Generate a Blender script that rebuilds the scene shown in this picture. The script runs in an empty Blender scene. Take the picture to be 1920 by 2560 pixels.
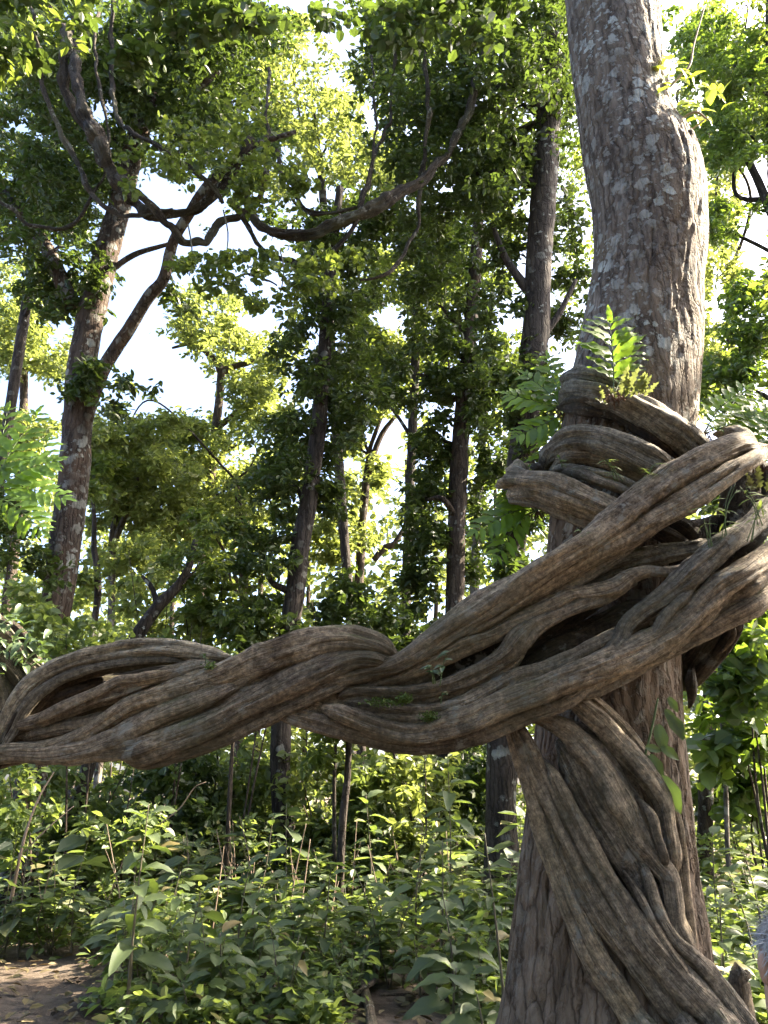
import bpy, bmesh, math, random
import numpy as np
from mathutils import Vector, Matrix, Quaternion

# ------------------------------------------------------------------ camera, sky, sun, exposure
SC = bpy.context.scene
COL = SC.collection
TH = math.radians(20.0)            # camera pitched up
CZ = 1.7                           # camera height
F = 1923.0                         # focal length in pixels of the 1920 x 2560 photograph
cam_d = bpy.data.cameras.new('camera')
cam_d.sensor_fit = 'VERTICAL'; cam_d.sensor_height = 24.0; cam_d.lens = 24.0 * F / 2560.0
cam_d.clip_start = 0.05; cam_d.clip_end = 2000
cam = bpy.data.objects.new('camera', cam_d); COL.objects.link(cam)
cam.location = (0, 0, CZ); cam.rotation_euler = (math.radians(90) + TH, 0, 0)
SC.camera = cam

SUN_AZ, SUN_EL = math.radians(73), math.radians(42)   # to the right of the view and behind the trees
w = bpy.data.worlds.new('World'); SC.world = w; w.use_nodes = True
nt = w.node_tree
bg = nt.nodes['Background']
sky = nt.nodes.new('ShaderNodeTexSky'); sky.sky_type = 'NISHITA'; sky.sun_disc = False
sky.sun_elevation = SUN_EL; sky.sun_rotation = SUN_AZ
sky.air_density = 0.75; sky.dust_density = 4.0; sky.ozone_density = 1.0
nt.links.new(sky.outputs[0], bg.inputs[0]); bg.inputs[1].default_value = 0.105
sd = bpy.data.lights.new('sun', 'SUN'); sd.energy = 5.0; sd.angle = math.radians(0.53); sd.color = (1.0, 0.86, 0.66)
sun = bpy.data.objects.new('sun', sd); COL.objects.link(sun)
SDIR = Vector((math.sin(SUN_AZ) * math.cos(SUN_EL), math.cos(SUN_AZ) * math.cos(SUN_EL), math.sin(SUN_EL)))
sun.rotation_euler = SDIR.to_track_quat('Z', 'Y').to_euler(); sun.location = (20, 15, 30)
vs = SC.view_settings; vs.view_transform = 'Standard'; vs.look = 'None'; vs.exposure = 3.15; vs.gamma = 1.0
vs.use_curve_mapping = False
cy = SC.cycles
cy.use_denoising = True
try: cy.denoiser = 'OPENIMAGEDENOISE'
except Exception: pass
cy.max_bounces = 6; cy.diffuse_bounces = 3; cy.glossy_bounces = 2; cy.transmission_bounces = 5; cy.transparent_max_bounces = 4
cy.caustics_reflective = False; cy.caustics_refractive = False; cy.sample_clamp_indirect = 6.0
cy.use_adaptive_sampling = True; cy.adaptive_threshold = 0.02

# ------------------------------------------------------------------ helpers
CT, ST = math.cos(TH), math.sin(TH)
def P(px, py, Y):
    """world point seen at photo pixel (px, py) that lies Y metres ahead"""
    xr = (px - 960.0) / F; yu = -(py - 1280.0) / F
    dy = CT - yu * ST; dz = ST + yu * CT
    t = Y / dy
    return Vector((xr * t, Y, CZ + dz * t))
def PR(r, p):                      # pixel radius -> metres at world point p
    return r * (p.y * CT + (p.z - CZ) * ST) / F
def PA(px, py, Y):
    xr = (px - 960.0) / F; yu = -(py - 1280.0) / F
    t = Y / (CT - yu * ST)
    return np.stack([xr * t, Y, CZ + (ST + yu * CT) * t], -1)
def proj(p):
    d = p[..., 1] * CT + (p[..., 2] - CZ) * ST
    u = -p[..., 1] * ST + (p[..., 2] - CZ) * CT
    return 960 + F * p[..., 0] / d, 1280 - F * u / d
def ground_z(x, y):
    return 0.05 * np.sin(x * 0.7 + 1.0) * np.cos(y * 0.55) + 0.03 * np.sin(x * 1.9 + y * 1.3)

def hash3(ix, iy, iz, seed):
    h = (ix.astype(np.int64) * 374761393 + iy.astype(np.int64) * 668265263 + iz.astype(np.int64) * 2147483647 + seed * 1274126177) & 0xffffffff
    h = ((h ^ (h >> 13)) * 1274126177) & 0xffffffff
    h = ((h ^ (h >> 16)) * 2246822519) & 0xffffffff
    return ((h ^ (h >> 15)) & 0xffffff) / float(0xffffff)
def vnoise(p, seed=0):
    i = np.floor(p).astype(np.int64); f = p - i; f = f * f * (3 - 2 * f)
    x, y, z = i[..., 0], i[..., 1], i[..., 2]
    r = 0
    for dx in (0, 1):
        wx = f[..., 0] if dx else 1 - f[..., 0]
        for dy in (0, 1):
            wy = f[..., 1] if dy else 1 - f[..., 1]
            for dz in (0, 1):
                wz = f[..., 2] if dz else 1 - f[..., 2]
                r = r + wx * wy * wz * hash3(x + dx, y + dy, z + dz, seed)
    return r * 2 - 1
def fbm(p, oct=4, seed=0, gain=0.5):
    a, s, r = 1.0, 0.0, 0.0
    for o in range(oct):
        r = r + a * vnoise(p * (2.03 ** o), seed + o * 17); s += a; a *= gain
    return r / s

def catmull(pts, n):
    pts = np.asarray(pts, float)
    q = np.vstack([2 * pts[0] - pts[1], pts, 2 * pts[-1] - pts[-2]])
    seg = np.linalg.norm(np.diff(pts[:, :3], axis=0), axis=1); cum = np.concatenate([[0], np.cumsum(seg)])
    s = np.linspace(0, cum[-1], n)
    k = np.clip(np.searchsorted(cum, s, side='right') - 1, 0, len(seg) - 1)
    t = ((s - cum[k]) / np.maximum(seg[k], 1e-9))[:, None]
    p0, p1, p2, p3 = q[k], q[k + 1], q[k + 2], q[k + 3]
    return 0.5 * ((2 * p1) + (-p0 + p2) * t + (2 * p0 - 5 * p1 + 4 * p2 - p3) * t ** 2 + (-p0 + 3 * p1 - 3 * p2 + p3) * t ** 3)

def mesh_np(name, verts, faces, uv=None, smooth=True):
    """faces: (n,k) array, one k per call, or list of such arrays"""
    if not isinstance(faces, list): faces = [faces]
    faces = [f for f in faces if len(f)]
    me = bpy.data.meshes.new(name)
    verts = np.asarray(verts, np.float32)
    me.vertices.add(len(verts)); me.vertices.foreach_set('co', verts.ravel())
    idx = np.concatenate([f.ravel() for f in faces]).astype(np.int32)
    tot = np.concatenate([np.full(len(f), f.shape[1], np.int32) for f in faces])
    st = np.concatenate([[0], np.cumsum(tot)[:-1]]).astype(np.int32)
    me.loops.add(len(idx)); me.loops.foreach_set('vertex_index', idx)
    me.polygons.add(len(tot)); me.polygons.foreach_set('loop_start', st)
    me.polygons.foreach_set('use_smooth', np.full(len(tot), smooth, bool))
    if uv is not None:
        l = me.uv_layers.new(name='UVMap'); l.data.foreach_set('uv', np.asarray(uv, np.float32)[idx].ravel())
    me.update(calc_edges=True)
    return me

class MB:
    """collects numpy chunks of quads / tris into one mesh"""
    def __init__(s): s.v, s.q, s.t, s.u, s.n = [], [], [], [], 0
    def add(s, v, q=None, t=None, uv=None):
        v = np.asarray(v, float); s.v.append(v)
        if q is not None and len(q): s.q.append(np.asarray(q, np.int64) + s.n)
        if t is not None and len(t): s.t.append(np.asarray(t, np.int64) + s.n)
        s.u.append(np.zeros((len(v), 2)) if uv is None else uv); s.n += len(v)
        return s
    def mesh(s, name, smooth=True):
        fs = []
        if s.q: fs.append(np.vstack(s.q))
        if s.t: fs.append(np.vstack(s.t))
        return mesh_np(name, np.vstack(s.v), fs, np.vstack(s.u), smooth)

def obj(name, me, mat=None, parent=None, loc=None):
    o = bpy.data.objects.new(name, me); COL.objects.link(o)
    if mat is not None and me is not None and not me.materials: me.materials.append(mat)
    if parent: o.parent = parent
    if loc is not None: o.location = loc
    return o
def tag(o, label, cat, group=None):
    o['label'] = label; o['category'] = cat
    if group: o['group'] = group
    return o
def thing(name, label, cat, loc=(0, 0, 0), group=None):
    o = bpy.data.objects.new(name, None); COL.objects.link(o); o.location = loc; o.empty_display_size = 0.1
    return tag(o, label, cat, group)
def sub(me_verts, loc):
    return np.asarray(me_verts) - np.asarray(loc)

def tube(path, segs=16, step=0.05, flute=0.0, nflute=3, twist=0.0, rough=0.0, rfreq=6.0, seed=0, cap=True, fine=0.0, knots=0.0):
    """path rows: x y z r.  returns verts, quads, tris, uv"""
    path = np.asarray(path, float)
    L = np.linalg.norm(np.diff(path[:, :3], axis=0), axis=1).sum()
    n = max(4, int(L / step) + 1)
    c = catmull(path, n); r = np.maximum(c[:, 3], 0.001); c = c[:, :3]
    T = np.gradient(c, axis=0); T /= np.linalg.norm(T, axis=1)[:, None] + 1e-9
    U = np.zeros_like(c)
    u = np.cross(T[0], [0.13, 0.9, 0.2]); u /= np.linalg.norm(u)
    for i in range(n):
        u = u - T[i] * u.dot(T[i]); u /= np.linalg.norm(u) + 1e-9; U[i] = u
    V = np.cross(T, U)
    ph = np.linspace(0, 2 * np.pi, segs, endpoint=False)
    s = np.concatenate([[0], np.cumsum(np.linalg.norm(np.diff(c, axis=0), axis=1))])
    PH, S = np.meshgrid(ph, s)
    q = np.stack([np.cos(PH) * 1.3, np.sin(PH) * 1.3, S * 1.2], -1)
    R = np.ones_like(PH)
    rs = np.random.RandomState(seed)
    if flute > 0:
        warp = fbm(q * np.array([0.6, 0.6, 1.0]), 2, seed + 3) * 0.9
        for k in range(nflute):
            m = [rs.randint(2, 4), rs.randint(4, 7), rs.randint(7, 12)][k % 3]; a = flute * rs.uniform(.6, 1.0) * [1.3, 1.05, .45][k % 3]
            x = m * (PH + warp * 0.8) / 2 + twist * S * rs.uniform(.6, 1.3) + rs.uniform(0, 6)
            lobe = np.abs(np.cos(x)) ** [0.8, .55, .5][k % 3]                 # round lobes with sharp grooves between
            am = np.clip(0.6 + fbm(np.stack([S * 1.6 + 7 * k, np.cos(PH) * 1.2, np.sin(PH) * 1.2], -1), 2, seed + 40 + k) * 1.5, 0.0, 1.5)
            R += a * (lobe - 0.8) * am
    if rough > 0:
        R += rough * fbm(q * np.array([rfreq * .28, rfreq * .28, rfreq]), 3, seed + 9)
    if fine > 0:
        R += fine * fbm(np.stack([np.cos(PH) * 7, np.sin(PH) * 7, S * 5], -1), 3, seed + 23)
    if knots > 0:
        for _ in range(int(knots * s[-1]) + (1 if rs.uniform() < .5 else 0)):
            s0, p0, w_, a0 = rs.uniform(.08, .92) * s[-1], rs.uniform(0, 2 * np.pi), rs.uniform(.022, .05), rs.uniform(.12, .34)
            dp = (PH - p0 + np.pi) % (2 * np.pi) - np.pi
            dd = np.sqrt(((S - s0) / (w_ * 1.5)) ** 2 + (dp * r.mean() / w_) ** 2)
            R += a0 * (np.exp(-dd ** 2) - 1.5 * np.exp(-(dd / .42) ** 2) * (rs.uniform() < .55))
    RR = r[:, None] * R
    cx = np.cos(PH)[..., None]; sx = np.sin(PH)[..., None]
    v = c[:, None, :] + (cx * U[:, None, :] + sx * V[:, None, :]) * RR[..., None]
    v = v.reshape(-1, 3)
    i = np.arange(n - 1)[:, None] * segs; j = np.arange(segs)[None, :]; j2 = (j + 1) % segs
    quads = np.stack([i + j, i + j2, i + segs + j2, i + segs + j], -1).reshape(-1, 4)
    uv = np.stack([PH / (2 * np.pi) * 6.0, S], -1).reshape(-1, 2)
    uv[:, 0] = np.abs((uv[:, 0] / 6.0) * 2 - 1) * 3 * max(0.05, float(r.mean())) * 4
    tris = np.zeros((0, 3), int)
    if cap:
        nv = len(v); v = np.vstack([v, c[:1] - T[:1] * r[0] * .25, c[-1:] + T[-1:] * r[-1] * .25]); uv = np.vstack([uv, uv[:1], uv[-1:]])
        jj = np.arange(segs)
        tris = np.vstack([np.stack([np.full(segs, nv), (jj + 1) % segs, jj], -1),
                          np.stack([np.full(segs, nv + 1), (n - 1) * segs + jj, (n - 1) * segs + (jj + 1) % segs], -1)])
    return v, quads, tris, uv

def tube_obj(name, path, mat, parent=None, origin=None, **k):
    v, q, t, uv = tube(path, **k)
    if parent is not None and origin is None: origin = np.array(parent.matrix_world.translation) if parent.parent is None else None
    o = np.zeros(3) if origin is None else np.asarray(origin)
    return obj(name, MB().add(v - o, q, t, uv).mesh(name), mat, parent)

def pxpath(pts, Y):
    """pixel polyline (px, py, r[, Y]) -> x y z r"""
    out = []
    for p in pts:
        yy = p[3] if len(p) > 3 else Y
        w = P(p[0], p[1], yy); out.append((w.x, w.y, w.z, PR(p[2], w)))
    return out

# ---- leaves ------------------------------------------------------
# along, side, up : 6 vertices, two quads folded on the midrib
LT = np.array([(0, 0, 0), (.30, .23, .05), (.68, .20, .03), (1, 0, -.10), (.68, -.20, .03), (.30, -.23, .05)])
LQ = np.array([(0, 3, 2, 1), (0, 5, 4, 3)])
def norm(a): return a / (np.linalg.norm(a, axis=-1, keepdims=True) + 1e-9)
def leaves(base, d, nrm, size, width=1.0):
    d = norm(d); side = norm(np.cross(nrm, d)); up = np.cross(d, side)
    T = LT
    v = (base[:, None, :] + size[:, None, None] * (T[None, :, 0:1] * d[:, None, :] + width * T[None, :, 1:2] * side[:, None, :] + T[None, :, 2:3] * up[:, None, :]))
    n = len(base)
    q = (np.arange(n)[:, None, None] * 6 + LQ[None]).reshape(-1, 4)
    return v.reshape(-1, 3), q
def sprays(c, rs, per=9, L=0.18, spread=2.2, droop=0.35, up=0.9, width=1.0):
    """c (n,3) spray centres -> leaf verts & quads; each spray is a twig with leaves along it"""
    n = len(c)
    a = rs.normal(size=(n, 3)); a[:, 2] = a[:, 2] * 0.35 - 0.1; a = norm(a)
    t = (np.arange(per) + rs.uniform(-.4, .4, (n, per))) / per - 0.5
    base = c[:, None, :] + a[:, None, :] * (t * spread * L)[..., None] + rs.normal(size=(n, per, 3)) * L * 0.22
    rad = rs.normal(size=(n, per, 3)); rad[..., 2] *= 0.4
    d = norm(rad) + a[:, None, :] * 0.5; d[..., 2] -= droop
    nr = rs.normal(size=(n, per, 3)) * 0.55; nr[..., 2] += up
    sz = L * rs.uniform(.6, 1.2, (n, per))
    v, q = leaves(base.reshape(-1, 3), d.reshape(-1, 3), nr.reshape(-1, 3), sz.ravel(), width)
    return v, q

# ------------------------------------------------------------------ materials
def newmat(name):
    m = bpy.data.materials.new(name); m.use_nodes = True
    t = m.node_tree
    for n in list(t.nodes):
        if n.type != 'OUTPUT_MATERIAL': t.nodes.remove(n)
    out = [n for n in t.nodes if n.type == 'OUTPUT_MATERIAL'][0]
    return m, t, out
def N(t, typ, **k):
    n = t.nodes.new(typ)
    for a, b in k.items():
        if a.startswith('_'): setattr(n, a[1:], b)
        else: n.inputs[a].default_value = b
    return n
def ramp(t, src, stops, interp='LINEAR'):
    r = t.nodes.new('ShaderNodeValToRGB'); e = r.color_ramp.elements; r.color_ramp.interpolation = interp
    while len(e) < len(stops): e.new(0.5)
    for i, (p, c) in enumerate(stops):
        e[i].position = p; e[i].color = (*c, 1) if len(c) == 3 else c
    t.links.new(src, r.inputs[0]); return r
def mixc(t, fac, a, b, mode='MIX'):
    m = t.nodes.new('ShaderNodeMix'); m.data_type = 'RGBA'; m.blend_type = mode
    for s, v in ((m.inputs[0], fac), (m.inputs[6], a), (m.inputs[7], b)):
        if hasattr(v, 'is_linked') or hasattr(v, 'links'): t.links.new(v, s)
        elif isinstance(v, tuple): s.default_value = (*v, 1)
        else: s.default_value = v
    return m.outputs[2]
def noise(t, vec, scale, detail=4, rough=0.55, dist=0.0):
    n = N(t, 'ShaderNodeTexNoise', Scale=scale, Detail=detail, Roughness=rough, Distortion=dist)
    if vec is not None: t.links.new(vec, n.inputs['Vector'])
    return n
def mapping(t, src, scale):
    m = t.nodes.new('ShaderNodeMapping'); m.inputs['Scale'].default_value = scale; t.links.new(src, m.inputs['Vector']); return m.outputs[0]

def leaf_mat(name, cols, trans, tmix=0.45, rough=0.42, spec=0.45, obj_rand=False):
    """cols: three albedo stops; trans: colour of the light passed through the blade"""
    m, t, out = newmat(name)
    if obj_rand: src = t.nodes.new('ShaderNodeObjectInfo').outputs['Random']
    else: src = t.nodes.new('ShaderNodeNewGeometry').outputs['Random Per Island']
    r = ramp(t, src, [(0.0, cols[0]), (0.55, cols[1]), (0.93, cols[2]), (1.0, cols[3] if len(cols) > 3 else cols[2])])
    tc = t.nodes.new('ShaderNodeTexCoord')
    nz = noise(t, tc.outputs['Object'], 9.0, 2)
    c = mixc(t, nz.outputs['Fac'], r.outputs[0], mixc(t, 0.35, r.outputs[0], (.16, .20, .05)))
    p = N(t, 'ShaderNodeBsdfPrincipled', Roughness=rough); p.inputs['Specular IOR Level'].default_value = spec
    t.links.new(c, p.inputs['Base Color'])
    tr = t.nodes.new('ShaderNodeBsdfTranslucent')
    tcol = ramp(t, src, [(0, tuple(x * .7 for x in trans)), (1, tuple(min(1, x * 1.25) for x in trans))])
    t.links.new(tcol.outputs[0], tr.inputs['Color'])
    mx = N(t, 'ShaderNodeMixShader', Fac=tmix)
    t.links.new(p.outputs[0], mx.inputs[1]); t.links.new(tr.outputs[0], mx.inputs[2]); t.links.new(mx.outputs[0], out.inputs[0])
    return m
M = {}
M['leaf_sal'] = leaf_mat('leaf_sal', [(0.025, 0.047, 0.017), (0.041, 0.068, 0.022), (0.067, 0.095, 0.027), (0.132, 0.121, 0.035)], (0.209, 0.274, 0.036))
M['leaf_dark'] = leaf_mat('leaf_dark', [(0.017, 0.036, 0.016), (0.028, 0.051, 0.020), (0.047, 0.074, 0.025)], (0.105, 0.161, 0.022), tmix=.36)
M['leaf_yellow'] = leaf_mat('leaf_yellow', [(0.049, 0.073, 0.024), (0.069, 0.102, 0.031), (0.102, 0.126, 0.039), (0.138, 0.122, 0.045)], (0.288, 0.344, 0.068), tmix=.46)
M['leaf_blue'] = leaf_mat('leaf_blue', [(0.031, 0.059, 0.034), (0.045, 0.081, 0.043), (0.068, 0.104, 0.045)], (0.221, 0.340, 0.030), tmix=.40, rough=.36, spec=.55)
M['leaf_herb'] = leaf_mat('leaf_herb', [(0.039, 0.067, 0.029), (0.062, 0.096, 0.043), (0.094, 0.128, 0.055), (0.240, 0.200, 0.070)], (0.286, 0.375, 0.067), tmix=.40, rough=.45)
M['leaf_broad'] = leaf_mat('leaf_broad', [(0.036, 0.059, 0.034), (0.054, 0.080, 0.045), (0.075, 0.099, 0.050), (0.200, 0.130, 0.060)], (0.214, 0.306, 0.046), tmix=.32, rough=.5, obj_rand=True)
M['leaf_dusty'] = leaf_mat('leaf_dusty', [(0.039, 0.060, 0.036), (0.061, 0.084, 0.050), (0.090, 0.110, 0.063), (0.200, 0.150, 0.070)], (0.199, 0.275, 0.054), tmix=.32, rough=.5)
M['fern'] = leaf_mat('fern', [(0.041, 0.099, 0.018), (0.059, 0.126, 0.023), (0.081, 0.149, 0.027)], (.28, .46, .04), tmix=.5, rough=.4, obj_rand=True)
M['fern_old'] = leaf_mat('fern_old', [(.085, .115, .040), (.12, .115, .05), (.11, .075, .045)], (.22, .26, .07), tmix=.35, obj_rand=True)
M['litter'] = leaf_mat('litter', [(.055, .037, .024), (.095, .065, .042), (.16, .115, .078)], (.12, .07, .03), tmix=.12, rough=.7, spec=.2)
M['moss'] = leaf_mat('moss', [(.05, .09, .02), (.08, .13, .03), (.11, .16, .04)], (.2, .3, .05), tmix=.3, rough=.7)

def bark_mat(name, base, dark, light, foot=None, lichen=0.5, lcol=(.50, .52, .46), vscale=1.0, bump=0.6, lscale=7.0, red=None):
    """vertical furrowed bark with round pale lichen patches (object space, z up the trunk)"""
    m, t, out = newmat(name)
    tc = t.nodes.new('ShaderNodeTexCoord').outputs['Object']
    st = mapping(t, tc, (1, 1, 0.22))
    n1 = noise(t, st, 9 * vscale, 6, .62, .3)
    n2 = noise(t, st, 34 * vscale, 5, .65, .5)
    n3 = noise(t, tc, 2.2, 3)
    cr = ramp(t, n1.outputs['Fac'], [(.30, dark), (.48, base), (.72, light)])
    c = mixc(t, 0.5, cr.outputs[0], ramp(t, n2.outputs['Fac'], [(.32, (.35, .35, .35)), (.6, (1.25, 1.25, 1.25))]).outputs[0], 'MULTIPLY')
    fw = mixc(t, .09, mapping(t, tc, (1, 1, .11)), noise(t, tc, 5, 4, .6).outputs['Color'])
    vf = N(t, 'ShaderNodeTexVoronoi', _feature='DISTANCE_TO_EDGE', Scale=11 * vscale, Randomness=1.0); t.links.new(fw, vf.inputs['Vector'])
    vg = N(t, 'ShaderNodeTexVoronoi', _feature='DISTANCE_TO_EDGE', Scale=27 * vscale, Randomness=1.0); t.links.new(fw, vg.inputs['Vector'])
    vc = N(t, 'ShaderNodeTexVoronoi', Scale=11 * vscale, Randomness=1.0); t.links.new(fw, vc.inputs['Vector'])
    fiss = ramp(t, vf.outputs['Distance'], [(.0, (0, 0, 0)), (.05, (.55, .55, .55)), (.14, (1, 1, 1))])
    fis2 = ramp(t, vg.outputs['Distance'], [(.0, (.35, .35, .35)), (.06, (.85, .85, .85)), (.16, (1, 1, 1))])
    c = mixc(t, .85, c, mixc(t, fiss.outputs[0], (.30, .27, .25), (1.08, 1.08, 1.08)), 'MULTIPLY')
    c = mixc(t, .4, c, fis2.outputs[0], 'MULTIPLY')
    c = mixc(t, .45, c, ramp(t, vc.outputs['Color'], [(0, (.6, .58, .55)), (1, (1.4, 1.38, 1.34))]).outputs[0], 'MULTIPLY')
    if red: c = mixc(t, ramp(t, n3.outputs['Fac'], [(.45, (0, 0, 0)), (.68, (.7, .7, .7))]).outputs[0], c, red)
    lich_h = None
    if foot:
        sz = t.nodes.new('ShaderNodeSeparateXYZ'); t.links.new(tc, sz.inputs[0])
        wz = N(t, 'ShaderNodeMath', _operation='MULTIPLY_ADD'); t.links.new(n3.outputs['Fac'], wz.inputs[0]); wz.inputs[1].default_value = 2.2; t.links.new(sz.outputs['Z'], wz.inputs[2])
        hr = N(t, 'ShaderNodeMapRange'); hr.inputs['From Min'].default_value = 3.0; hr.inputs['From Max'].default_value = 5.6; t.links.new(wz.outputs[0], hr.inputs['Value']); lich_h = hr.outputs[0]
        fc = mixc(t, .8, ramp(t, n1.outputs['Fac'], [(.30, tuple(x * .45 for x in foot)), (.50, foot), (.75, tuple(x * 1.55 for x in foot))]).outputs[0], mixc(t, fiss.outputs[0], (.35, .32, .30), (1.05, 1.05, 1.05)), 'MULTIPLY')
        c = mixc(t, lich_h, fc, c)
    # lichen: voronoi discs with wobbling edge, only where a large noise lets them grow
    wob = noise(t, tc, 11, 5, .7); wv = mixc(t, .13, tc, wob.outputs['Color'])
    vo = N(t, 'ShaderNodeTexVoronoi', Scale=lscale, Randomness=1.0); t.links.new(wv, vo.inputs['Vector'])
    vo2 = N(t, 'ShaderNodeTexVoronoi', Scale=lscale * 2.3, Randomness=1.0); t.links.new(wv, vo2.inputs['Vector'])
    zone = noise(t, tc, 1.6, 3)
    z = ramp(t, zone.outputs['Fac'], [(.50 - .16 * lichen, (0, 0, 0)), (.66, (1, 1, 1))])
    d1 = ramp(t, vo.outputs['Distance'], [(.22 + .12 * lichen, (1, 1, 1)), (.27 + .14 * lichen, (0, 0, 0))])
    d2 = ramp(t, vo2.outputs['Distance'], [(.20 + .10 * lichen, (1, 1, 1)), (.26 + .12 * lichen, (0, 0, 0))])
    sel = N(t, 'ShaderNodeMath', _operation='GREATER_THAN'); t.links.new(vo.outputs['Color'], sel.inputs[0]); sel.inputs[1].default_value = .55 - .2 * lichen
    sel2 = N(t, 'ShaderNodeMath', _operation='GREATER_THAN'); t.links.new(vo2.outputs['Color'], sel2.inputs[0]); sel2.inputs[1].default_value = .6 - .2 * lichen
    a = N(t, 'ShaderNodeMath', _operation='MULTIPLY'); t.links.new(d1.outputs[0], a.inputs[0]); t.links.new(sel.outputs[0], a.inputs[1])
    b = N(t, 'ShaderNodeMath', _operation='MULTIPLY'); t.links.new(d2.outputs[0], b.inputs[0]); t.links.new(sel2.outputs[0], b.inputs[1])
    mxx = N(t, 'ShaderNodeMath', _operation='MAXIMUM'); t.links.new(a.outputs[0], mxx.inputs[0]); t.links.new(b.outputs[0], mxx.inputs[1])
    fin = N(t, 'ShaderNodeMath', _operation='MULTIPLY'); t.links.new(mxx.outputs[0], fin.inputs[0]); t.links.new(z.outputs[0], fin.inputs[1])
    fine = N(t, 'ShaderNodeMath', _operation='MULTIPLY'); t.links.new(fin.outputs[0], fine.inputs[0])
    t.links.new(ramp(t, n2.outputs['Fac'], [(.28, (.35, .35, .35)), (.46, (1, 1, 1))]).outputs[0], fine.inputs[1])
    if lich_h is not None:
        fh = N(t, 'ShaderNodeMath', _operation='MULTIPLY'); t.links.new(fine.outputs[0], fh.inputs[0])
        t.links.new(ramp(t, lich_h, [(0, (.12, .12, .12)), (1, (1, 1, 1))]).outputs[0], fh.inputs[1]); fine = fh
    lc = mixc(t, vo2.outputs['Color'], lcol, tuple(x * .72 for x in lcol))
    c = mixc(t, fine.outputs[0], c, lc)
    p = N(t, 'ShaderNodeBsdfPrincipled', Roughness=.85); p.inputs['Specular IOR Level'].default_value = .25
    t.links.new(c, p.inputs['Base Color'])
    h = N(t, 'ShaderNodeMath', _operation='ADD'); t.links.new(n1.outputs['Fac'], h.inputs[0]); t.links.new(n2.outputs['Fac'], h.inputs[1])
    h3 = N(t, 'ShaderNodeMath', _operation='ADD'); t.links.new(h.outputs[0], h3.inputs[0]); t.links.new(fiss.outputs[0], h3.inputs[1])
    h4 = N(t, 'ShaderNodeMath', _operation='ADD'); t.links.new(h3.outputs[0], h4.inputs[0]); t.links.new(fine.outputs[0], h4.inputs[1])
    h5 = N(t, 'ShaderNodeMath', _operation='MULTIPLY_ADD'); t.links.new(fis2.outputs[0], h5.inputs[0]); h5.inputs[1].default_value = .5; t.links.new(h4.outputs[0], h5.inputs[2])
    bp = N(t, 'ShaderNodeBump', Strength=bump, Distance=0.022); t.links.new(h5.outputs[0], bp.inputs['Height']); t.links.new(bp.outputs[0], p.inputs['Normal'])
    t.links.new(p.outputs[0], out.inputs[0])
    return m
M['bark_main'] = bark_mat('bark_main', (.155, .125, .100), (.060, .046, .036), (.25, .21, .172), foot=(.150, .112, .080), lichen=1.15, bump=.9, lscale=9.0, red=(.17, .13, .09), lcol=(.56, .58, .53))
M['bark_left'] = bark_mat('bark_left', (.060, .045, .036), (.020, .015, .013), (.105, .085, .070), lichen=1.0, bump=.9, lscale=5.0, red=(.095, .058, .035), lcol=(.33, .34, .31))
M['bark_dark'] = bark_mat('bark_dark', (.045, .036, .030), (.016, .013, .011), (.085, .07, .057), lcol=(.3, .31, .28), lichen=.35, bump=.7, lscale=4.0)
M['bark_brown'] = bark_mat('bark_brown', (.062, .046, .035), (.022, .016, .013), (.11, .084, .065), lcol=(.3, .31, .28), lichen=.3, bump=.7, lscale=4.0)
M['bark_grey'] = bark_mat('bark_grey', (.115, .10, .086), (.045, .038, .033), (.19, .17, .15), lcol=(.33, .34, .31), lichen=.6, bump=.7, lscale=4.0)

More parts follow.
